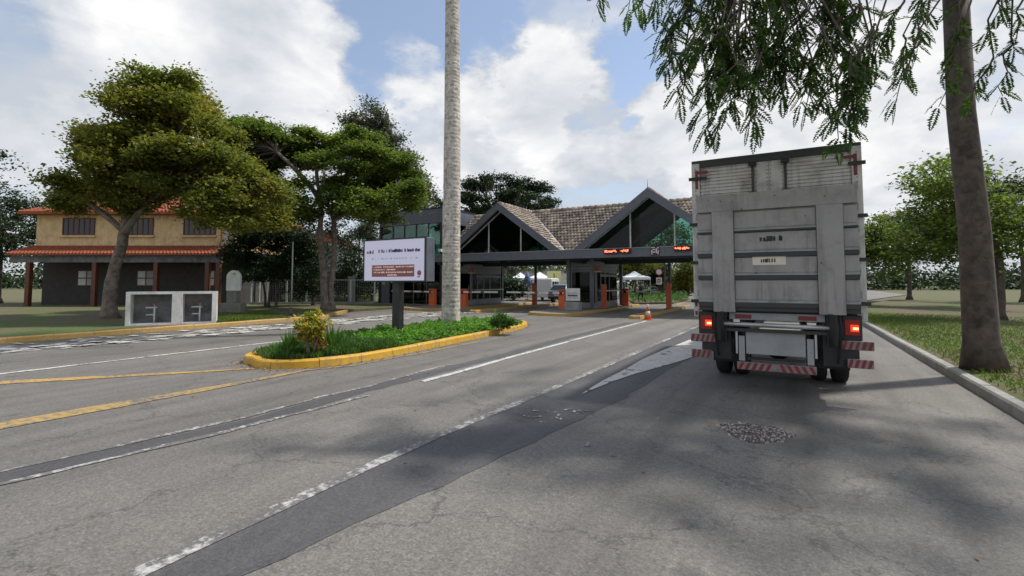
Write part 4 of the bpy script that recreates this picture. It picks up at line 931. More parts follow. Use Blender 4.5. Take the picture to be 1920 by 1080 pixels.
# white masonry cabinet
c0 = gp(405, 606, .125); t = thing('meter_shelter', 'low white masonry shelter with two dark open bays and a standpipe inside', 'meter shelter', c0, TH+R(27))
hh = 1.20; Wd = 2.75; op = ((-2.62, -1.40), (-1.07, -.15))
f = MB(); f.box(-Wd, 0, 0, .6, hh-.09, hh).box(-Wd, 0, 0, .6, 0, .06)
for a, b_ in ((-Wd, -2.62), (-1.40, -1.07), (-.15, 0)): f.box(a, b_, 0, .6, .06, hh-.09)
f.build('frame', M_WHITEP, t); MB().box(-Wd+.02, -.02, .55, .597, .06, hh-.09).build('back_panel', M_GREYW, t)
for a, b_ in op:
    xc = (a+b_)/2; pp = MB().tube([(xc+.05, .3, .06), (xc+.05, .3, .60)], .028, 8).tube([(xc-.2, .3, .36), (xc+.05, .3, .36)], .022, 8).tube([(xc-.22, .3, .62), (xc+.12, .3, .62)], .03, 8).build('standpipe', M_SIGNW, t, True)
    MB().lathe([(.06, -.02), (.07, 0), (.06, .02)], (xc+.05, .3, .74), 10).build('valve_wheel', M_ORANGED, pp); MB().tube([(xc+.05, .3, .6), (xc+.05, .3, .74)], .015, 6).build('valve_stem', M_ALU, pp)
# arched sign
a0 = gp(437, 586, .125); t = thing('arched_sign', 'pale arched sign board on a stone pedestal by the ochre house', 'sign', a0, TH)
M_ARCH = surf('arch_board_pale', (.80, .84, .80), .6, dirt=(.5, .54, .5), dirt_amt=.5)
MB().box(-.52, .52, -.3, .3, 0, .5).build('base_block', M_STONE, t, bevel=.03); MB().box(-.26, .26, -.2, .2, .5, 1.12).build('pedestal', M_STONE, t, bevel=.02)
pl = [(-.36, 1.12), (.36, 1.12), (.36, 1.80)]+[(.36*math.cos(a), 1.80+.36*math.sin(a)) for a in np.linspace(.2, PI-.2, 10)]+[(-.36, 1.80)]
MB().prism(pl, 1, -.06, .06).build('arched_board', M_ARCH, t); MB().lathe([(.055, -.003), (.055, .0)], (0, 0, 0), 12).build('emblem', M_GREYP, t).matrix_local = Matrix.Translation((.03, -.061, 1.98)) @ Matrix.Rotation(PI/2, 4, 'X')
p0 = gp(546, 590, .125); t = thing('thin_pole', 'slim grey steel pole standing on the verge behind the yellow shrub', 'pole', p0)
MB().tube([(0, 0, 0), (0, 0, 3.5)], .032, 8).build('pole', M_GREYP, t, True); MB().lathe([(.09, 0), (.05, .06)], n=10).build('base_plate', M_BLACK, t)
# fence behind the big tree
F0 = gp(470, 571, .125); F1 = gp(702, 569.5, .125); dF = (F1-F0); LF = dF.length; angF = math.atan2(dF.y, dF.x)
t = thing('mesh_fence', 'grey mesh fence with pale posts running behind the big tree', 'fence', F0, angF)
MB().box(0, LF, -.07, .07, 0, .16).build('base_beam', M_CONC, t)
for i, u in enumerate((.0, .14, .28, .44, .62, .80, 1.0)):
    MB().box(u*LF-.05, u*LF+.05, -.05, .05, .16, 1.75).build('post', M_SIGNW, t)
MB().box(0, LF, -.02, .02, 1.70, 1.745).build('top_rail', M_SIGNW, t)
mb = MB()
for i in range(int(LF/.14)): mb.box(i*.14+.04, i*.14+.048, -.004, .004, .16, 1.70)
for i in range(9): mb.box(0, LF, -.0035, .0035, .3+i*.16, .306+i*.16)
mb.build('wire_mesh', M_GREYP, t)['kind'] = 'stuff'
def pxbox(name, label, cat, xl, xr, yt, yb, Y, depth, mat, nm='body', z0=0, group=None):
    a = at(xl, yb, Y); b_ = at(xr, yt, Y); t = thing(name, label, cat, Vector((a.x, a.y, z0)), TH, group)
    MB().box(0, (Vector((b_.x, b_.y))-Vector((a.x, a.y))).length, 0, depth, 0, b_.z-z0).build(nm, mat, t); return t
for xl, xr, yt in ((470, 484, 512), (491, 503, 512)):
    t = pxbox('gate_pillar', 'pale gate pillar in the shade behind the dark bush, '+('left' if xl < 480 else 'right')+' one of two', 'pillar', xl, xr, yt, 562, 36, .4, M_WHITEP, 'shaft', .12, 'gate pillars behind the dark bush'); MB().box(-.05, .62, -.05, .45, 2.2, 2.3).build('cap', M_WHITEP, t)
t = pxbox('white_pillar', 'pale concrete pillar on the lawn behind the mesh fence', 'pillar', 652, 663, 520, 566, 35.5, .4, M_CONC, 'shaft', .12); MB().box(-.04, .47, -.04, .44, 1.9, 1.98).build('cap', M_CONC, t)
# house hidden behind the trees (grey-blue gable wall seen left of the tree trunk)
a = at(556, 560, 44); t = thing('grey_house', 'grey house wall with brown roof glimpsed between the trees', 'house', Vector((a.x, a.y, 0)), TH)
MB().box(0, 3, 0, 6, 0, 5.0).build('wall', M_GREYP, t); MB().box(-.3, 3.3, -.3, 6.3, 5.0, 5.2).build('eave', M_WHITEP, t); hiproof(-.4, 3.4, -.4, 6.4, 5.32, 6.6, 1.4, M_TILER, 'roof', t)
# ================================================================= TREES
def rel(loc, pxs, Y, rnd, dj=2.0, dscale=.85):
    out = []
    for q in pxs:
        x, y, rx, ry = q[:4]; Yq = Y+(q[4] if len(q) > 4 else rnd.uniform(-dj, dj)); p = at(x, y, Yq)-Vector(loc); k = Yq/910
        out.append((p.x, p.y, p.z, rx*k, rx*k*dscale, ry*k))
    return out
rnd = random.Random(11)
B = gp(613, 582, .125); tr = lambda x, y, Y=26.6: tuple(at(x, y, Y)-B)
stems = [([tr(610, 583), tr(608, 540), tr(604, 480), tr(601, 430), tr(602, 385)], .21), ([tr(621, 583, 26.8), tr(620, 535, 26.9), tr(627, 470, 27), tr(625, 410, 26.8), tr(612, 378)], .19)]
lims = [([tr(602, 388), tr(590, 360), tr(560, 325, 25.5), tr(520, 285, 25)], .15), ([tr(603, 388), tr(596, 345, 27), tr(592, 300, 27.5), tr(590, 275, 28)], .12),
        ([tr(610, 385), tr(630, 352), tr(655, 325, 26), tr(690, 300, 25.5)], .14), ([tr(605, 388), tr(606, 340, 28), tr(612, 300, 29)], .10), ([tr(624, 415), tr(650, 400, 26), tr(700, 375, 25.5), tr(745, 350, 25.5)], .10), ([tr(603, 400), tr(575, 385, 26), tr(530, 345, 25)], .09)]
cl = rel(B, [(478, 243, 42, 16), (440, 268, 38, 20), (505, 272, 40, 16), (548, 268, 42, 16), (595, 270, 40, 16), (640, 272, 45, 18), (690, 285, 42, 20), (735, 305, 38, 22), (762, 338, 34, 24), (715, 335, 42, 22), (665, 320, 38, 16),
             (655, 365, 42, 20), (700, 372, 45, 22), (748, 372, 38, 22), (725, 400, 48, 13), (670, 398, 40, 13), (620, 345, 22, 12), (560, 300, 36, 13), (495, 300, 36, 13), (455, 300, 30, 14), (770, 365, 26, 20), (540, 385, 40, 20), (565, 405, 34, 16), (520, 350, 26, 18), (600, 300, 36, 14), (500, 250, 40, 14), (570, 345, 16, 12), (640, 350, 30, 16), (645, 390, 34, 16), (690, 345, 40, 20), (740, 340, 36, 22), (530, 410, 34, 14), (455, 345, 40, 20), (425, 262, 36, 18, 1), (430, 300, 36, 20, 1), (470, 318, 36, 16, 2), (500, 325, 30, 14, 2), (515, 375, 30, 18, 2), (480, 375, 34, 18, 1), (450, 232, 26, 10), (530, 300, 30, 14, 2), (575, 250, 26, 8), (665, 252, 24, 8), (700, 262, 20, 8)], 26.6, rnd, 2.4, 1.0)
tree('spreading_tree', 'large spreading green tree with forked grey trunks behind the billboard', B, stems+lims, .2, split(cl, 6, 3, .62, .56), 128000, .17, M_L_MID, M_BARK, 21, cl=.26, squash=.42, flat=.6, twigs=1,
     forks=[(l[0][-1], l[1]*.6) for l in lims]+[(l[0][-2], l[1]*.6) for l in lims])
B = P(-17.3, 21, .12); cl = rel(B, [(350, 175, 40, 24), (372, 205, 34, 24), (345, 235, 55, 24), (300, 200, 50, 34), (250, 190, 50, 34), (250, 250, 60, 34), (330, 275, 45, 18), (350, 310, 55, 22), (400, 318, 50, 22), (445, 330, 44, 22), (480, 350, 40, 22), (500, 385, 34, 22), (455, 380, 44, 24),
             (410, 385, 40, 20), (420, 352, 44, 18), (370, 345, 46, 16), (300, 320, 60, 28), (240, 310, 60, 34), (190, 260, 44, 34), (170, 320, 44, 34), (470, 412, 40, 16), (508, 412, 26, 16), (395, 412, 34, 9), (440, 415, 34, 14), (230, 370, 50, 24), (310, 368, 30, 12), (150, 380, 36, 24), (415, 300, 40, 20), (345, 400, 16, 14), (385, 290, 40, 20), (430, 360, 50, 22), (480, 400, 40, 18), (400, 390, 34, 14), (335, 335, 34, 16), (340, 150, 26, 12), (395, 235, 22, 18), (320, 235, 44, 26), (280, 285, 44, 24), (220, 290, 44, 24), (300, 350, 50, 18), (255, 345, 44, 20), (375, 370, 44, 14), (415, 395, 44, 14), (425, 260, 24, 20), (200, 345, 40, 22), (135, 345, 34, 24), (455, 300, 30, 18), (520, 360, 24, 20), (280, 150, 40, 18)], 21, rnd, 2.2, .9)
tree('autumn_tree', 'broad tree with yellowing leaves hanging over the ochre house', B, [([(0, 0, 0), (.1, 0, 1.5), (.4, .2, 3.2), (.6, .3, 4.4)], .28), ([(.5, .2, 3.6), (1.6, .6, 5), (3.0, 1.2, 5.8)], .16), ([(.5, .2, 4), (.2, .4, 6), (.1, .5, 7.5)], .14), ([(.45, .2, 3.8), (-1.2, -.4, 5), (-2.5, -.8, 5.6)], .14)],
     .28, split(cl, 5, 4, .60, .58), 150000, .155, M_L_AUT, M_BARK, 33, cl=.25, squash=.5, flat=.45, twigs=1)
B = P(-11.3, 46, .1); cl = rel(B, [(690, 205, 18, 13), (735, 262, 26, 14), (752, 290, 26, 14), (775, 330, 24, 14), (790, 365, 20, 16), (775, 345, 26, 18), (800, 385, 14, 10), (650, 232, 14, 10), (640, 262, 18, 12), (668, 222, 20, 12), (712, 222, 20, 13), (655, 245, 16, 12), (690, 238, 28, 14), (722, 248, 20, 14), (700, 268, 40, 15), (740, 278, 18, 14), (735, 300, 30, 15), (765, 308, 16, 12), (700, 310, 40, 18), (762, 335, 26, 16), (785, 352, 16, 14), (730, 350, 45, 20), (780, 378, 22, 16), (745, 390, 36, 16), (660, 300, 26, 14), (650, 350, 30, 16)], 46, rnd, 1.6, .9)
tree('tall_conifer', 'tall grey green conifer rising behind the spreading tree', B, [([(0, 0, 0), (.1, 0, 6), (-.3, 0, 12), (-.9, 0, 18)], .34)], .3, split(cl, 4, 5, .66, .6), 30000, .22, M_L_GREY, M_BARKD, 41, cl=.42, squash=.7, forks=[((0, 0, 3+i*2.4), .16) for i in range(6)], twigs=2)
B = P(-1.0, 60, 0); cl = rel(B, [(880, 350, 28, 14), (912, 342, 26, 13), (945, 338, 30, 12), (975, 348, 26, 13), (1005, 355, 26, 14), (1030, 374, 18, 9), (895, 372, 34, 14), (935, 368, 36, 14), (980, 375, 38, 14), (862, 368, 18, 12), (822, 378, 14, 8), (835, 392, 22, 10), (1010, 388, 30, 8), (930, 395, 60, 14)], 60, rnd, 3, .9)
tree('broad_tree', 'dark broad crowned tree rising behind the left gable', B, [([(0, 0, 0), (.1, 0, 4), (-.3, 0, 7.5)], .45)], .45, split(cl, 5, 6), 30000, .28, M_L_DARK, M_BARKD, 43, cl=.36, twigs=1)
B = P(-15.2, 30.5, .1); cl = rel(B, [(425, 475, 14, 12, -1), (470, 440, 30, 14, -1), (530, 435, 30, 12), (580, 470, 18, 18), (465, 515, 22, 12), (540, 515, 22, 12), (590, 500, 16, 18), (455, 465, 30, 18), (500, 450, 38, 20), (540, 460, 30, 20), (480, 492, 34, 18), (525, 492, 32, 18), (445, 490, 18, 14), (560, 480, 18, 18), (500, 515, 30, 10), (570, 450, 22, 16)], 30.5, rnd, 1.2)
tree('dark_small_tree', 'low dark leaved tree beside the ochre house behind the arched sign', B, [([(0, 0, 0), (.2, 0, 1.2), (.1, 0, 2.4)], .1), ([(.5, .2, 0), (.7, .1, 1.2), (1.0, 0, 2.4)], .09), ([(-.4, .1, 0), (-.6, .1, 1.2), (-.9, 0, 2.2)], .08)], .1, cl, 34000, .14, M_L_DARK, M_BARKD, 47, cl=.26)
G_B = 'trees behind the mesh fence'
for i, (x, Y, lab, cl_, sz, mt) in enumerate((
    (587, 33, 'dark bush like tree just left of the forked trunk', [(575, 500, 22, 22), (600, 475, 20, 22), (590, 530, 24, 20), (565, 540, 18, 18)], .15, M_L_DARK),
    (648, 38, 'slim dark tree between the forked trunk and the billboard', [(645, 455, 20, 16), (655, 490, 24, 18), (640, 525, 22, 22), (668, 520, 18, 20)], .17, M_L_DARK),
    (672, 42, 'slender tree with a bare lower stem left of the glass office', [(676, 440, 20, 10), (690, 425, 18, 10), (668, 470, 14, 8)], .16, M_L_GREY),
    (698, 41, 'thin stemmed tree touching the left corner of the glass office', [(700, 455, 14, 16), (695, 500, 18, 22), (690, 540, 16, 14)], .17, M_L_DARK),
    (540, 46, 'far dark tree filling the gap behind the grey house', [(540, 440, 40, 30), (500, 420, 30, 26), (575, 430, 26, 24), (610, 450, 20, 30), (630, 430, 22, 22)], .24, M_L_DARK),
    (560, 39, 'wide dark bush low behind the left stretch of mesh fence', [(530, 535, 26, 16), (565, 530, 26, 20), (600, 540, 22, 14), (545, 505, 22, 14)], .17, M_L_DARK),
    (665, 40, 'wide dark bush low behind the right stretch of mesh fence', [(640, 530, 22, 18), (670, 540, 22, 14), (695, 530, 18, 20), (655, 505, 18, 16)], .17, M_L_DARK),
    (615, 47, 'far green bush low behind the mesh fence', [(600, 535, 40, 16), (645, 548, 30, 12), (560, 545, 30, 14)], .2, M_L_MID))):
    B = at(x, 560, Y); B.z = .05; c2 = rel(B, cl_, Y, rnd, 1.0); zt = max(c[2] for c in c2)
    tree('background_tree', lab, B, [([(0, 0, 0), (.1, 0, zt*.4), (-.05, 0, zt*.75)], .12)], .12, c2, 5500, sz, mt, M_BARKD, 60+i, G_B, cl=.36)
# trees and shrubs seen through and beyond the gate
G_G = 'trees beyond the gatehouse'
for i, (x, Y, lab, cl_, mt) in enumerate((
    (962, 44, 'low dark bush beside the left booth beyond the gate', [(952, 538, 10, 9), (966, 540, 9, 8)], M_L_DARK),
    (1245, 52, 'bright green tree beyond the right gable glass', [(1240, 440, 34, 22), (1275, 445, 30, 22), (1255, 475, 40, 20), (1215, 470, 26, 18), (1290, 480, 26, 18)], M_L_MID),
    (1190, 58, 'pale green tree over the white parasol', [(1180, 500, 26, 12), (1205, 495, 26, 14), (1160, 505, 18, 10), (1190, 475, 30, 16)], M_L_AUT),
    (1290, 60, 'yellow green tree beside the road beyond the gate', [(1285, 518, 18, 14), (1272, 532, 14, 14), (1300, 535, 18, 16), (1292, 500, 16, 12)], M_L_AUT),
    (1238, 62, 'dark green tree behind the round road sign', [(1235, 505, 16, 18), (1245, 530, 16, 16), (1220, 520, 14, 12)], M_L_DARK),
    (1012, 64, 'green tree seen under the valley of the roof', [(1000, 492, 30, 14), (1035, 488, 26, 13), (1060, 495, 18, 16), (1015, 470, 34, 18), (975, 485, 22, 16)], M_L_MID),
    (960, 70, 'grey green tree left of the white tent', [(955, 505, 20, 14), (940, 490, 22, 16), (965, 480, 22, 16)], M_L_GREY),
    (1330, 75, 'far tree hidden mostly by the truck', [(1330, 500, 30, 24), (1370, 490, 34, 28)], M_L_MID))):
    B = at(x, 556, Y); B.z = 0; c2 = rel(B, cl_, Y, rnd, 1.6); zt = max(c[2] for c in c2)
    tree('gate_tree', lab, B, [([(0, 0, 0), (.15, 0, zt*.4), (-.1, 0, zt*.8)], .16)], .16, c2, 6500, .26, mt, M_BARKD, 80+i, G_G, cl=.5)
G_R = 'trees on the right verge'
for i, (X_, Y, hgt, lab, mt) in enumerate(((20, 20, 7.5, 'round green tree on the right verge beyond the truck', M_L_MID), (29, 30, 9.5, 'taller dark tree at the far right edge of the verge', M_L_DARK), (17, 29, 7, 'olive tree on the right verge close to the truck box', M_L_AUT), (36, 44, 9, 'far dark tree on the right skyline', M_L_DARK), (24, 34, 6, 'small bushy green tree between the larger verge trees', M_L_MID), (40, 38, 10, 'tall olive tree at the edge of the right verge', M_L_AUT), (30, 50, 8, 'far green tree low on the right skyline', M_L_MID), (21, 44, 7.5, 'dark tree behind the olive one on the right verge', M_L_DARK))):
    B = P(X_, Y, .1); r = random.Random(200+i); c2 = [(r.uniform(-2.2, 2.2), r.uniform(-2, 2), hgt*r.uniform(.4, .9), r.uniform(1.1, 1.8), r.uniform(1.1, 1.8), r.uniform(.6, 1.0)) for _ in range(12)]
    tree('verge_tree', lab, B, [([(0, 0, 0), (.1, 0, hgt*.25), (0, 0, hgt*.45)], .2)], .2, c2, 12000, .19, mt, M_BARKD, 90+i, G_R, cl=.34)
G_L = 'trees left of the ochre house'
for i, (X_, Y, hgt, lab, mt) in enumerate(((-38, 36, 11, 'tall dark tree at the far left edge', M_L_DARK), (-31, 50, 13, 'dark tree rising behind the ochre house', M_L_DARK))):
    B = P(X_, Y, .1); r = random.Random(300+i); c2 = [(r.uniform(-3, 3), r.uniform(-2.5, 2.5), hgt*r.uniform(.35, .9), r.uniform(1.3, 2.1), r.uniform(1.3, 2.1), r.uniform(.7, 1.3)) for _ in range(14)]
    tree('left_tree', lab, B, [([(0, 0, 0), (.1, 0, hgt*.25), (0, 0, hgt*.5)], .25)], .25, c2, 14000, .22, mt, M_BARKD, 110+i, G_L, cl=.4)
# distant woodland to close the horizon
r = np.random.default_rng(5); pts = []
for i in range(230):
    X_ = r.uniform(-150, 170); Y = 95+abs(X_)*.15+r.uniform(0, 30); q = P(X_, Y); h_ = r.uniform(3, 6.5)*(1+.7*math.sin(X_*.07)*math.sin(X_*.021+1))
    pts.append(np.array([q.x, q.y, h_*.5])+r.normal(size=(150, 3))*np.array([2.6, 2.6, h_*.28]))
pts = np.concatenate(pts); pts[:, 2] = np.abs(pts[:, 2]); V, F = leaf_quads(pts, .9, .3, .7, 6); o = npmesh('distant_woodland', V, F, M_L_DARK, None, 'stuff'); tag(o, 'band of distant trees closing the horizon', 'woodland')
# ================================================================= ROYAL PALM
B = gp(845, 602, .30); B.z = .12; t = thing('royal_palm', 'tall smooth grey palm trunk rising out of the island past the top of the photo', 'palm tree', B)
prof = [(0, .385), (.12, .345), (.5, .325), (1.2, .318), (3, .31), (6, .30), (9, .275), (12, .25), (15.2, .235)]; mb = MB(); vs = []; fs = []; n = 28; rg = []
z = 0; r = random.Random(2)
while z < 15.2:
    k0 = max(i for i in range(len(prof)-1) if prof[i][0] <= z); a, b_ = prof[k0], prof[k0+1]; rr_ = a[1]+(b_[1]-a[1])*(z-a[0])/(b_[0]-a[0])
    rg.append((z, rr_)); st = r.uniform(.10, .17)
    if z > .4: rg += [(z+st*.82, rr_-.001), (z+st*.88, rr_-.004), (z+st*.94, rr_-.0035)]
    z += st
for i, (z, rr_) in enumerate(rg):
    for k in range(n):
        a = 2*PI*k/n; q = rr_*(1+.012*math.sin(3*a+z*.7)+.008*math.sin(7*a-z*2.1)); vs.append((q*math.cos(a)+.02*math.sin(z*.35), q*math.sin(a), z))
for i in range(len(rg)-1):
    for k in range(n): fs.append((i*n+k, i*n+(k+1) % n, (i+1)*n+(k+1) % n, (i+1)*n+k))
mb.add(vs, fs).build('trunk', M_PALM, t, True, fix=False)
MB().lathe([(.235, 15.2), (.27, 15.5), (.22, 16.6), (.12, 17.4)], n=20).build('crownshaft', M_L_MID, t, True, fix=False)
V_, F_ = [], []; fm = MB(); r = random.Random(9)
for k in range(15):
    a = 2*PI*k/15+r.uniform(-.15, .15); el = r.uniform(.1, 1.1); L_ = r.uniform(3.2, 3.9); pts = []
    for i in range(11):
        u = i/10; pts.append(Vector((math.cos(a)*L_*u*math.cos(el*(1-u*.3)), math.sin(a)*L_*u*math.cos(el*(1-u*.3)), 17.2+L_*(math.sin(el)*u-u*u*.75))))
    fm.tube(pts, [.04*(1-.85*i/10) for i in range(11)], 5)
    for i in range(1, 60):
        u = i/60*10; j = min(9, int(u)); p = pts[j].lerp(pts[j+1], u-j); d = (pts[j+1]-pts[j]).normalized(); sd = d.cross(Vector((0, 0, 1))).normalized()
        for s_ in (-1, 1):
            ln = .75*math.sin(PI*min(.95, .12+i/68)); e = p+(sd*s_*.8+d*.5+Vector((0, 0, r.uniform(-.6, -.1)))).normalized()*ln; w_ = d*.022; m_ = p.lerp(e, .4)
            k0 = len(V_); V_ += [p, m_+w_, e, m_-w_]; F_.append((k0, k0+1, k0+2, k0+3))
fo = fm.build('fronds', M_L_MID, t, fix=False); npmesh('frond_leaflets', [tuple(q) for q in V_], F_, M_L_MID, fo)
# ================================================================= ISLAND PLANTING
pl = [(p.x, p.y) for p in shrink(islc, .22)]
def inside(n, seed, test=None):
    r = np.random.default_rng(seed); xs = [p[0] for p in pl]; ys = [p[1] for p in pl]; out = []
    while len(out) < n:
        x = r.uniform(min(xs), max(xs)); y = r.uniform(min(ys), max(ys))
        if in_poly(x, y, pl) and (test is None or test(x, y)): out.append((x, y))
    return np.array(out)
def edge_fade(q):
    P_ = np.array(pl); d = np.min(np.hypot(q[:, None, 0]-P_[None, :, 0], q[:, None, 1]-P_[None, :, 1]), 1); return np.clip(d/.35, .25, 1)
r = np.random.default_rng(3)
split = lambda x, y: y > -16.6+.25*math.sin(x*5)
q = inside(26000, 1, split); hN = .10+.06*np.sin(q[:, 0]*4+1)*np.sin(q[:, 1]*3)+.06*np.sin(q[:, 0]*11)*np.sin(q[:, 1]*9); z = .13+(np.clip(hN+.08, .05, .3))*edge_fade(q)*r.uniform(.5, 1.15, len(q))
V, F = leaf_quads(np.c_[q, z], .075, .55, .6, 1); o = npmesh('ground_cover', V, F, M_L_GC, None, 'stuff'); tag(o, 'low bright green ground cover leaves filling the island', 'ground cover')
# grassy tufts at the near end
q = inside(330, 2, lambda x, y: y < -16.55); VV = []
for (x, y), ed in zip(q, edge_fade(q)):
    nb_ = 34; a = r.uniform(0, 2*PI, nb_); ln = r.uniform(.18, .34, nb_)*(.55+.45*ed); lean = r.uniform(.1, .85, nb_)
    d = np.c_[np.cos(a)*lean, np.sin(a)*lean, np.ones(nb_)*.9]; b0 = np.array([x, y, .12])+np.c_[r.normal(size=(nb_, 2))*.05, np.zeros(nb_)]
    tip = b0+d*ln[:, None]-np.c_[np.zeros((nb_, 2)), lean*ln*.35]; mid = b0+d*ln[:, None]*.55+np.c_[np.zeros((nb_, 2)), ln*.08]; sd = np.c_[-np.sin(a), np.cos(a), np.zeros(nb_)]*.007
    VV.append(np.stack([b0, mid+sd, tip, mid-sd], 1).reshape(-1, 3))
V = np.concatenate(VV); o = npmesh('grass_tufts', V, np.arange(len(V)).reshape(-1, 4), M_L_GC2, None, 'stuff'); tag(o, 'dense dark green grassy tufts at the near end of the island', 'ornamental grass')
def shrub(name, label, loc, cl_, n, leaf, mt, seed, stem_h, grp=None, flat=.3, nst=6):
    t = thing(name, label, 'shrub', loc, 0, grp); rr = random.Random(seed); mb = MB()
    for k in range(nst):
        a = 2*PI*k/nst; mb.tube(wiggle((.05*math.cos(a), .05*math.sin(a), 0), (.3*math.cos(a)*rr.uniform(.4, 1), .3*math.sin(a)*rr.uniform(.4, 1), stem_h), 4, .05, rr), [.018, .015, .012, .009, .006], 6)
    mb.build('stems', M_BARK, t, fix=False); V, F = leaf_quads(crown_points(cl_, n, seed, .07), leaf, flat, .42, seed, tilt=.25); npmesh('foliage', V, F, mt, t); return t
YS = gp(584, 655, .3); YS.z = .12
shrub('yellow_shrub', 'yellow leaved shrub growing from the dark tufts at the near end of the island', YS, [(0, 0, .68, .28, .28, .18), (-.18, .05, .56, .20, .2, .18), (.18, -.05, .58, .2, .2, .16), (.04, 0, .84, .16, .16, .10), (-.2, 0, .76, .08, .08, .1)], 1700, .10, M_L_YEL, 5, .8)
# reddish lower leaves of that shrub
V, F = leaf_quads(crown_points([(0, 0, .42, .24, .24, .2)], 420, 6, .06), .09, .2, .4, 6); npmesh('lower_leaves', V, F, M_L_FALL, bpy.data.objects['yellow_shrub'])
def spiky(label, px, py, h_, seed):
    g = gp(px, py, .25); g.z = .12; t = thing('spiky_plant', label, 'plant', g, 0, 'spiky plants beside the yellow shrub'); r = np.random.default_rng(seed); nb_ = 90
    a = r.uniform(0, 2*PI, nb_); ln = r.uniform(.6, 1, nb_)*h_; lean = r.uniform(.05, .8, nb_); d = np.c_[np.cos(a)*lean, np.sin(a)*lean, np.ones(nb_)]
    b0 = r.normal(size=(nb_, 3))*np.array([.06, .06, 0]); b0[:, 2] = 0; tip = b0+d*ln[:, None]; mid = b0+d*ln[:, None]*.5; sd = np.c_[-np.sin(a), np.cos(a), np.zeros(nb_)]*.016
    V = np.stack([b0, mid+sd, tip, mid-sd], 1).reshape(-1, 3); npmesh('blades', V, np.arange(len(V)).reshape(-1, 4), M_L_GC2, t)
    MB().lathe([(.05, 0), (.02, .2)], n=8).build('stem', M_BARK, t)
spiky('spiky green plant left of the yellow shrub', 546, 655, .58, 1); spiky('spiky green plant right of the yellow shrub', 622, 650, .66, 2)
E = gp(940, 610, .3); E.z = .12
shrub('end_shrub', 'bushy green shrub at the far tip of the island', E, [(0, 0, .28, .35, .3, .18), (-.1, 0, .5, .15, .15, .14), (.3, .1, .25, .2, .2, .14)], 1500, .10, M_L_GC2, 8, .4)
# verge lawn blades near the white shelter, fallen leaves
r = np.random.default_rng(8); LP = [tuple(gp(x, y, .125)[:2]) for x, y in ((405, 606), (520, 596), (545, 598), (500, 585), (450, 588), (405, 596))]
xs = [p[0] for p in LP]; ys = [p[1] for p in LP]; q = np.array([(x, y) for x, y in zip(r.uniform(min(xs), max(xs), 60000), r.uniform(min(ys), max(ys), 60000)) if in_poly(x, y, LP)][:16000])
V, F = leaf_quads(np.c_[q, .13+r.uniform(0, .07, len(q))], .09, .0, .25, 9, tilt=.5); o = npmesh('verge_grass', V, F, M_L_GRASS, None, 'stuff'); tag(o, 'patch of short bright grass beside the white shelter', 'grass')
LQ = [tuple(gp(x, y, .125)[:2]) for x, y in ((520, 566), (700, 564), (700, 556), (520, 556))]; xs = [p[0] for p in LQ]; ys = [p[1] for p in LQ]
q = np.array([(x, y) for x, y in zip(r.uniform(min(xs), max(xs), 60000), r.uniform(min(ys), max(ys), 60000)) if in_poly(x, y, LQ)][:16000])
V, F = leaf_quads(np.c_[q, .13+r.uniform(0, .12, len(q))], .2, .0, .3, 9, tilt=.4); o = npmesh('lawn_grass', V, F, M_L_GRASS, None, 'stuff'); tag(o, 'lawn strip behind the mesh fence', 'grass')
fl = []
for k in range(1500): u = r.uniform(0, 1); fl.append((-12.2+abs(r.normal())*.5, -30+u*22, .012))
for k in range(1100):
    i = r.integers(0, len(islc)); p = islc[i]; d = abs(r.normal())*.22+.02; c_ = (p-cen).normalized(); fl.append((p.x+c_.x*d, p.y+c_.y*d, .014))
for k in range(160): fl.append((r.uniform(-11, 8), r.uniform(-24, -3), .014))
for k in range(1300): fl.append((r.uniform(-19, -12.6), r.uniform(-12, -3), .138))
for k in range(500): fl.append((r.uniform(-14, 1), r.normal()*.5-3.6, .014))
fl = np.array(fl); fl = fl[~((fl[:, 2] < .1) & np.array([in_poly(a, b, [(p.x, p.y) for p in islc]) for a, b in fl[:, :2]]))]
V, F = leaf_quads(fl, .045, 2.5, .6, 12); o = npmesh('fallen_leaves', V, F, M_L_FALL, None, 'stuff'); tag(o, 'small fallen leaves scattered on road edges and verge', 'fallen leaves')
q = np.c_[8.85+np.abs(r.normal(size=30000))*3.2, r.uniform(-22, 4, 30000)]; V, F = leaf_quads(np.c_[q, .13+r.uniform(0, .08, len(q))], .085, .0, .22, 29, tilt=.5)
o = npmesh('right_verge_grass', V, F, M_L_GRASS, None, 'stuff'); tag(o, 'thin grass growing on the verge right of the truck', 'grass')
# gravel patch in the lane ahead of the camera
c0 = gp(1416, 811); mb = MB(); rr = random.Random(6)
for k in range(900):
    a = rr.uniform(0, 2*PI); d = math.sqrt(rr.random())*(.36+.05*math.sin(3*a)+.03*math.sin(7*a)); x = c0.x+d*math.cos(a); y = c0.y+d*math.sin(a); s_ = rr.uniform(.007, .017)
    R0 = [Vector((math.cos(b), math.sin(b), 0))*s_*rr.uniform(.7, 1.2) for b in (0, 1.2, 2.5, 3.8, 5.1)]
    vs = [(x+v.x, y+v.y, .0) for v in R0]+[(x+v.x*.6, y+v.y*.6, s_*.9) for v in R0]; mb.add(vs, [(5, 6, 7, 8, 9)]+[(i, (i+1) % 5, (i+1) % 5+5, i+5) for i in range(5)])
nt_g, nt_, b = newmat('gravel_mix'); rn = N(nt_, 'ShaderNodeNewGeometry').outputs['Random Per Island']; nt_.links.new(ramp(nt_, rn, [(.0, (.06, .05, .05)), (.4, (.16, .12, .11)), (.7, (.34, .29, .27)), (1, (.5, .46, .44))]), b.inputs['Base Color']); b.inputs['Roughness'].default_value = .8
o = mb.build('gravel_patch', nt_g, fix=False); tag(o, 'round patch of loose reddish gravel in the asphalt behind the truck', 'gravel', kind='stuff')
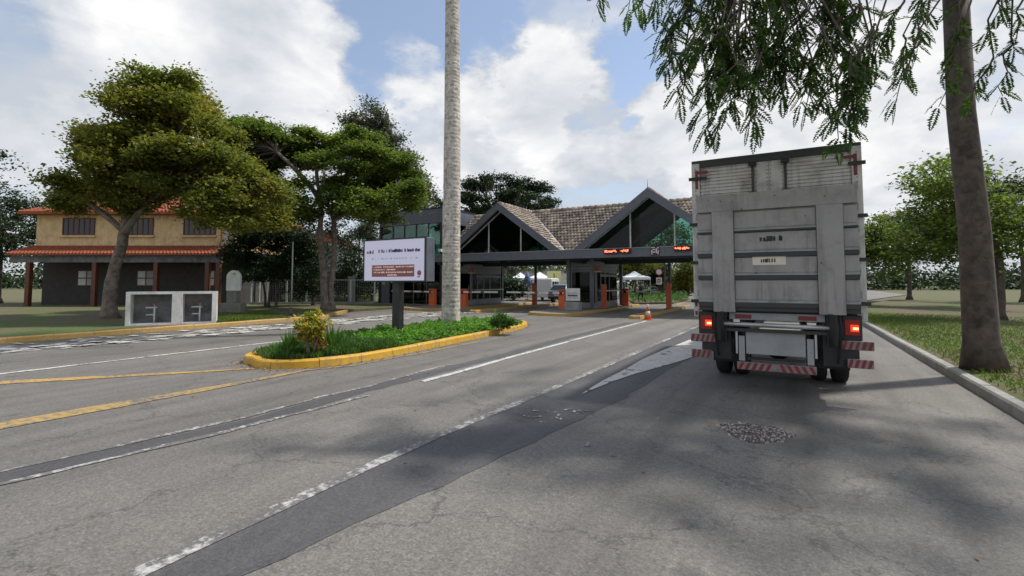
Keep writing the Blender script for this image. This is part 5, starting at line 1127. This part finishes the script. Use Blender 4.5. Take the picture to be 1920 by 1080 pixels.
pt = sheet('gravel_bed', [(c0.x+(.33+.05*math.sin(3*a)+.02*math.sin(8*a))*math.cos(a), c0.y+(.33+.05*math.sin(3*a)+.02*math.sin(8*a))*math.sin(a)) for a in np.linspace(0, 2*PI, 28)[:-1]], .004, M_ASP2)
# ================================================================= BEYOND THE GATE
def gazebo(label, px, Y, ztop, zeave, hw, mt=M_TENT, blue=False):
    g = at(px, 560, Y); g.z = 0; t = thing('gazebo', label, 'gazebo tent', g, TH, 'white tents beyond the gate')
    A = [(-hw, -hw, zeave), (hw, -hw, zeave), (hw, hw, zeave), (-hw, hw, zeave), (0, 0, ztop)]
    m_ = [tuple(Vector(A[4]).lerp(Vector(A[i]), .5)+Vector((0, 0, -.12))) for i in range(4)]
    MB().add(A[:4]+m_+[A[4]], [(i, (i+1) % 4, 4+(i+1) % 4, 4+i) for i in range(4)]+[(4+i, 4+(i+1) % 4, 8) for i in range(4)]).build('canopy', mt, t)
    vb = MB()
    for i in range(4): a = Vector(A[i]); b_ = Vector(A[(i+1) % 4]); vb.add([a, b_, b_-Vector((0, 0, .25)), a-Vector((0, 0, .25))], [(0, 1, 2, 3)])
    vb.build('valance', mt, t)
    for x in (-1, 1):
        for y in (-1, 1): MB().tube([(x*hw*.97, y*hw*.97, 0), (x*hw*.97, y*hw*.97, zeave)], .03, 6).build('leg', M_ALU, t)
    return t
gazebo('white peaked tent nearest the left booth beyond the gate', 976, 52, 2.75, 2.15, 1.1); gazebo('white peaked tent behind the white van', 1012, 56, 2.9, 2.2, 1.4)
gazebo('white tent with scalloped edge right of the central booth', 1190, 50, 2.85, 2.2, 1.3)
g = at(989, 562, 47); g.z = 0; t = thing('blue_parasol', 'folded blue parasol between the two white tents', 'parasol', g)
MB().lathe([(.30, 1.35), (.42, 1.6), (.30, 2.1), (.06, 2.75)], n=10).build('folded_canopy', M_BLUE, t, True, fix=False); MB().tube([(0, 0, 0), (0, 0, 2.8)], .03, 8).build('pole', M_BLACK, t); MB().lathe([(.25, 0), (.25, .08)], n=12).build('base', M_CONC, t)
t = pxbox('white_hall', 'long low white hall behind the tents beyond the gate', 'building', 925, 1064, 507, 556, 74, 8, M_WHITEP, 'wall'); MB().box(-.3, 11.7, -.3, 8.3, 3.52, 3.68).build('roof_edge', M_GREYP, t)
for i in range(3): w_ = MB().box(1+i*3.6, 2.6+i*3.6, -.03, -.001, 1.1, 2.1).build('window', M_GREYP, t); MB().box(1.08+i*3.6, 2.52+i*3.6, -.05, -.031, 1.17, 2.03).build('pane', M_CARGL, w_)
t = pxbox('yellow_banner', 'pale yellow banner board standing behind the silver car', 'banner', 1026, 1052, 508, 526, 52, .05, M_YELLOW, 'banner_sheet', 1.75)
MB().box(.1, .16, .0, .05, -1.75, -.001).build('leg', M_ALU, t); MB().box(1.3, 1.36, .0, .05, -1.75, -.001).build('leg', M_ALU, t); MB().box(.7, .78, -.01, -.001, .3, .9).build('printed_mark', M_WOOD, t)
def wheels(t, xs, ys, rad, wd):
    for x in xs:
        for y in ys:
            w_ = MB().tube([(x-wd/2, y, rad), (x+wd/2, y, rad)], rad, 18).build('wheel', M_RUBBER, t); MB().tube([(x-wd/2-.01, y, rad), (x+wd/2+.01, y, rad)], rad*.6, 14).build('rim', M_ALU, w_)
# silver car, rear towards the camera
g = gp(1044, 567.5); t = thing('parked_car', 'silver blue hatchback with dark windows beyond the bright orange barrier', 'car', g, R(-4))
sec = [(0.0, .30), (-.02, .62), (.05, .98), (.75, 1.02), (3.1, .98), (4.05, .80), (4.15, .45), (4.1, .28)]
MB().prism(sec, 0, -.86, .86).build('body', M_SILVER, t, bevel=.06)
MB().add([(-.80, .1, .98), (.80, .1, .98), (.80, 3.1, .98), (-.80, 3.1, .98), (-.62, .55, 1.50), (.62, .55, 1.50), (.62, 2.2, 1.52), (-.62, 2.2, 1.52)], [(0, 1, 5, 4), (1, 2, 6, 5), (2, 3, 7, 6), (3, 0, 4, 7), (4, 5, 6, 7)]).build('roof', M_SILVER, t, bevel=.03)
MB().add([(-.70, .13, 1.06), (.70, .13, 1.06), (.58, .49, 1.44), (-.58, .49, 1.44)], [(0, 1, 2, 3)]).build('rear_window', M_CARGL, t)
for s in (-1, 1):
    MB().add([(s*.80, .45, 1.05), (s*.80, 2.75, 1.05), (s*.645, 2.15, 1.45), (s*.645, .7, 1.44)], [(0, 1, 2, 3)]).build('side_window', M_CARGL, t, fix=False).location = (s*.012, 0, 0)
    MB().box(*sorted((s*.62, s*.84)), -.06, .03, .66, .90).build('tail_lamp', M_LAMPR, t, bevel=.01); MB().box(*sorted((s*.87, s*1.02)), 2.5, 2.6, 1.0, 1.12).build('mirror', M_SILVER, t)
MB().box(-.80, .80, -.09, .02, .30, .50).build('bumper', M_BLACK, t, bevel=.02); MB().box(-.2, .2, -.1, -.091, .56, .67).build('number_plate', M_WHITEP, t)
wheels(t, (-.76, .76), (.75, 3.25), .31, .2)
g = at(1016, 560, 43); g.z = 0; t = thing('white_van', 'white van parked behind the orange column beyond the gate', 'van', g, R(14))
MB().prism([(0, .35), (0, 1.95), (.1, 2.05), (3.3, 2.05), (4.1, 1.2), (4.8, 1.05), (4.9, .35)], 0, -.9, .9).build('body', M_VAN, t, bevel=.05)
MB().add([(-.8, 3.36, 1.99), (.8, 3.36, 1.99), (.8, 4.08, 1.25), (-.8, 4.08, 1.25)], [(0, 1, 2, 3)]).build('windscreen', M_CARGL, t)
for s in (-1, 1):
    for a, b_ in ((2.5, 3.3), (1.3, 2.35), (.2, 1.15)): MB().box(*sorted((s*.901, s*.912)), a, b_, 1.25, 1.75).build('side_window', M_CARGL, t)
    MB().box(*sorted((s*.55, s*.85)), 4.82, 4.9, .7, .9).build('headlight', M_REFW, t)
wheels(t, (-.8, .8), (.9, 3.9), .33, .2)
# road sign
g = at(1236, 562, 41); g.z = 0; t = thing('road_sign', 'round pale sign with red rim above a square plate beyond the gate', 'road sign', g, TH)
MB().tube([(0, 0, 0), (0, 0, 2.95)], .035, 8).build('post', M_BLACK, t)
d = MB().lathe([(.30, 0), (.30, .02)], n=24).build('round_sign', M_RED, t); d.matrix_local = Matrix.Translation((0, -.045, 2.55)) @ Matrix.Rotation(PI/2, 4, 'X')
d2 = MB().lathe([(.23, .0205), (.23, .024)], n=24).build('sign_face', M_PINK, d)
sg = MB().box(-.24, .24, -.06, -.04, 1.50, 2.08).build('square_sign', M_PINK, t)
MB().box(-.15, -.08, -.064, -.0605, 1.6, 1.98).box(-.08, .06, -.064, -.0605, 1.9, 1.98).box(.06, .13, -.064, -.0605, 1.72, 1.98).box(-.02, .05, -.064, -.0605, 1.6, 1.8).build('sign_marks', M_WOOD, sg)
# hedge bank and far kerb beyond the gate
bank = [tuple(gp(x, y)[:2]) for x, y in ((1190, 571), (1262, 570), (1292, 562), (1285, 552), (1200, 549), (1160, 553))]
o = sheet('far_island', bank, .14, M_EARTH, thick=.15)
r = np.random.default_rng(18); xs = [p[0] for p in bank]; ys = [p[1] for p in bank]; q = np.array([(x, y) for x, y in zip(r.uniform(min(xs), max(xs), 30000), r.uniform(min(ys), max(ys), 30000)) if in_poly(x, y, bank)][:9000])
V, F = leaf_quads(np.c_[q, .15+r.uniform(0, .5, len(q))*(.4+.6*np.sin(q[:, 0]*1.1)**2)], .16, .3, .6, 19); o = npmesh('far_hedge', V, F, M_L_GC2, None, 'stuff'); tag(o, 'low planting on the island beyond the gate', 'hedge')
strip('far_yellow_line', [tuple(gp(x, y)[:2]) for x, y in ((1150, 574), (1200, 573), (1268, 571), (1300, 563))], .18, .012, M_YKERB, .01)
strip('far_white_line', [tuple(gp(x, y)[:2]) for x, y in ((1268, 561), (1300, 556))], .3, .012, M_WHITE, .01)
# people as skinned figures
def person(label, loc, rz, J, E_, rad, cloth, seed=0, hair=True):
    t = thing('person', label, 'person', loc, rz); me = bpy.data.meshes.new('body'); me.from_pydata([J[k][:3] for k in J], [(list(J).index(a), list(J).index(b_)) for a, b_ in E_], [])
    o = bpy.data.objects.new('body', me); C.objects.link(o); o.parent = t; me.materials.append(cloth)
    sk = o.modifiers.new('skin', 'SKIN')
    for i, k in enumerate(J): me.skin_vertices[0].data[i].radius = (J[k][3], J[k][3]*.85); 
    me.skin_vertices[0].data[0].use_root = True; ss = o.modifiers.new('sub', 'SUBSURF'); ss.levels = ss.render_levels = 1
    return t
J = {'pelvis': (0, 0, .95, .15), 'chest': (0, .02, 1.30, .17), 'neck': (0, .03, 1.48, .065), 'hipl': (-.1, 0, .9, .11), 'kneel': (-.13, .22, .50, .07), 'anklel': (-.13, .12, .09, .045), 'toel': (-.13, .30, .04, .04),
     'hipr': (.1, 0, .9, .11), 'kneer': (.12, .02, .48, .07), 'ankler': (.13, -.34, .12, .045), 'toer': (.13, -.22, .03, .04), 'shl': (-.2, .02, 1.40, .07), 'ell': (-.27, -.08, 1.12, .05), 'wrl': (-.26, .05, .88, .035),
     'shr': (.2, .02, 1.40, .07), 'elr': (.27, .06, 1.12, .05), 'wrr': (.25, .24, .98, .035)}
E_ = [('pelvis', 'chest'), ('chest', 'neck'), ('pelvis', 'hipl'), ('hipl', 'kneel'), ('kneel', 'anklel'), ('anklel', 'toel'), ('pelvis', 'hipr'), ('hipr', 'kneer'), ('kneer', 'ankler'), ('ankler', 'toer'), ('chest', 'shl'), ('shl', 'ell'), ('ell', 'wrl'), ('chest', 'shr'), ('shr', 'elr'), ('elr', 'wrr')]
g = gp(1203, 569.5); t = person('person in dark clothes walking beyond the raised barrier arm', g, R(60), J, E_, None, M_CLOTH)
MB().lathe([(.03, -.13), (.075, -.08), (.095, .0), (.09, .07), (.05, .12), (.01, .13)], (0, .05, 1.64), 12).build('head', M_SKIN, t, True, fix=False)
MB().lathe([(.10, .0), (.103, .05), (.07, .12), (.01, .145)], (0, .035, 1.655), 12).build('hair', M_BLACK, t, True, fix=False)
for n_, (x, y, z) in (('left', (-.26, .07, .80)), ('right', (.25, .30, .93))):
    hb = MB().box(x-.02, x+.02, y-.04, y+.04, z-.03, z+.06)
    for k in range(4): hb.tube([(x, y-.03+k*.02, z-.025), (x+.005, y-.03+k*.022, z-.095+abs(k-1.5)*.01)], .009, 5)
    hb.tube([(x, y+.04, z+.03), (x+.01, y+.075, z-.02)], .01, 5); hb.build('hand', M_SKIN, t, True)
# ================================================================= OVERHANGING TREE
B = P(8.3, 8.6, .12); t = thing('overhanging_tree', 'feathery leaved tree whose branches hang over the lane and the truck', 'tree', B)
lv = []; tw = MB(); rr = random.Random(14)
A0 = Vector((B.x, B.y, .12)); F1_ = A0+Vector((-.2, -.3, 6.9))
mb = MB(); W2 = lambda v: tuple(Vector(v)-B)
mb.tube([W2(A0), W2(A0+Vector((-.03, -.03, .5))), W2(A0+Vector((-.05, -.05, 2.5))), W2(A0+Vector((-.16, -.1, 4.6))), W2(F1_)], [.34, .25, .22, .20, .18], 14)
limb_ends = [P(4.4, 5.9, 7.4), P(2.9, 6.2, 7.0), P(6.0, 7.2, 8.4), P(7.2, 5.2, 7.6), P(9.5, 10, 9.3), P(10.5, 7, 8.5), P(6.2, 9.5, 9.6), P(5.0, 8.2, 8.6), P(7.6, 4.6, 7.4), P(8.6, 5.6, 8.2), P(6.6, 5.0, 7.9), P(5.6, 4.4, 6.9)]
limbs = []
for e in limb_ends:
    pts = wiggle(F1_, e, 7, .05, rr, -.06); limbs.append(pts); mb.tube([W2(p) for p in pts], [.13*(1-.8*i/7)+.01 for i in range(8)], 8, False)
mb.build('trunk', M_BARKD, t, True, fix=False)
def compound(p, d, L_, np_, ll, out):
    """one feathery compound leaf: a drooping midrib with paired leaflets"""
    d = Vector(d).normalized(); q = Vector(p); sd = d.cross(Vector((rr.uniform(-.5, .5), rr.uniform(-.5, .5), 1))).normalized(); st = L_/np_; dr = d.copy()
    for i in range(np_):
        dr = (dr+Vector((0, 0, -.05))).normalized(); n2 = q+dr*st; s_ = math.sin(PI*min(.96, .2+.8*i/np_))
        for sg in (-1, 1):
            dd = (sd*sg+dr*.45+Vector((0, 0, rr.uniform(-.35, .1)))).normalized(); e = n2+dd*ll*s_*rr.uniform(.8, 1.1); w_ = dr*ll*.24; m_ = n2.lerp(e, .5)
            out.append((n2, m_+w_, e, m_-w_))
        q = n2
    return q
def spray(start, end, n, np_=11, ll=.068, L_=.28):
    pts = wiggle(start, end, 6, .05, rr, -.06); tw.tube([W2(p) for p in pts], [.012*(1-.8*i/6)+.002 for i in range(7)], 5, False)
    for k in range(n):
        u = (k+.6)/n*6; i = min(5, int(u)); p = pts[i].lerp(pts[i+1], u-i); d = (pts[i+1]-pts[i]).normalized()
        sd = Vector((rr.uniform(-1, 1), rr.uniform(-1, 1), rr.uniform(-.7, .25))); compound(p, d*.55+sd.normalized(), L_*rr.uniform(.7, 1.2), np_, ll, lv)
    compound(pts[-1], pts[-1]-pts[-2], L_, np_, ll, lv)
ends = [(1118, 12, 5.9), (1205, 18, 6), (1240, 62, 6.2), (1232, 98, 6.1), (1250, 130, 6.0), (1268, 165, 5.8), (1275, 190, 6.0), (1305, 225, 5.9), (1320, 245, 5.6), (1345, 248, 5.7), (1330, 190, 6.1), (1362, 200, 5.9), (1300, 130, 6.2),
        (1340, 140, 6.3), (1380, 205, 5.8), (1405, 228, 5.6), (1418, 238, 5.7), (1395, 150, 6.3), (1365, 110, 6.2), (1310, 70, 6.3), (1350, 60, 6.0), (1400, 70, 6.1), (1420, 115, 6.3), (1450, 165, 6.0), (1468, 178, 5.8), (1440, 60, 6.2), (1475, 120, 6.1),
        (1500, 195, 5.9), (1510, 205, 5.7), (1535, 190, 5.8), (1520, 130, 6.1), (1500, 60, 6.0), (1540, 80, 6.0), (1548, 140, 5.9), (1560, 225, 5.4), (1572, 262, 5.3), (1590, 240, 5.4), (1588, 160, 5.5), (1580, 100, 5.6), (1605, 200, 5.5), (1280, 25, 6.1), (1380, 25, 6.2),
        (1460, 20, 6.1), (1330, 30, 6.4), (1415, 170, 6.2), (1345, 170, 6.4), (1380, 130, 5.8), (1435, 130, 5.8), (1290, 95, 5.9), (1460, 90, 6.5), (1430, 30, 5.7), (1255, 30, 6.4), (1545, 30, 5.9),
        (1640, 120, 5.6), (1680, 190, 5.5), (1720, 90, 5.8), (1760, 200, 5.9), (1800, 120, 5.7), (1850, 60, 6.0), (1880, 180, 6.0), (1640, 40, 6.0), (1740, 30, 6.2), (1900, 90, 6.2), (1700, 140, 6.4), (1820, 190, 6.4)]
for x, y, Y in ends:
    e = at(x, y, Y); cand = [p for l in limbs for p in l[3:] if p.z > e.z+.1]; s0 = min(cand, key=lambda p: (p-(e+Rv*.4+Vector((0, 0, .9)))).length)
    hub = e+Rv*rr.uniform(.1, .55)+Fh*rr.uniform(-.2, .3)+Vector((0, 0, rr.uniform(.55, .95)))
    if (hub-s0).length > .5: tw.tube([W2(p) for p in wiggle(s0, hub, 5, .05, rr, -.05)], [.02, .018, .016, .014, .012, .010], 5, False)
    spray(hub, e, 12)
    for j in range(1 if x < 1600 else 0):
        e2 = e+Rv*rr.uniform(-.22, .35)+Fh*rr.uniform(-.3, .3)+Vector((0, 0, rr.uniform(.12, .55))); spray(hub+Vector((rr.uniform(-.2, .2), rr.uniform(-.2, .2), .1)), e2, 10)
# unseen crown sprays added above the frame to shade the near lane
for k in range(140):
    l = rr.choice(limbs); p = rr.choice(l[3:]); q = p+Vector((rr.uniform(-1.6, 1.9), rr.uniform(-1.8, 1.8), rr.uniform(.1, 1.5)))
    q2 = q+Vector((rr.uniform(-.6, .6), rr.uniform(-.6, .6), rr.uniform(-.3, .2))); tw.tube([W2(p), W2(q)], [.02, .01], 5, False); spray(q, q2, 9, 7, .10, .34)
tw.build('twigs', M_BARKD, t, fix=False)
Vl = np.array([[tuple(v-B) for v in qd] for qd in lv], np.float32).reshape(-1, 3); npmesh('crown', Vl, np.arange(len(Vl)).reshape(-1, 4), M_L_BACK, t)
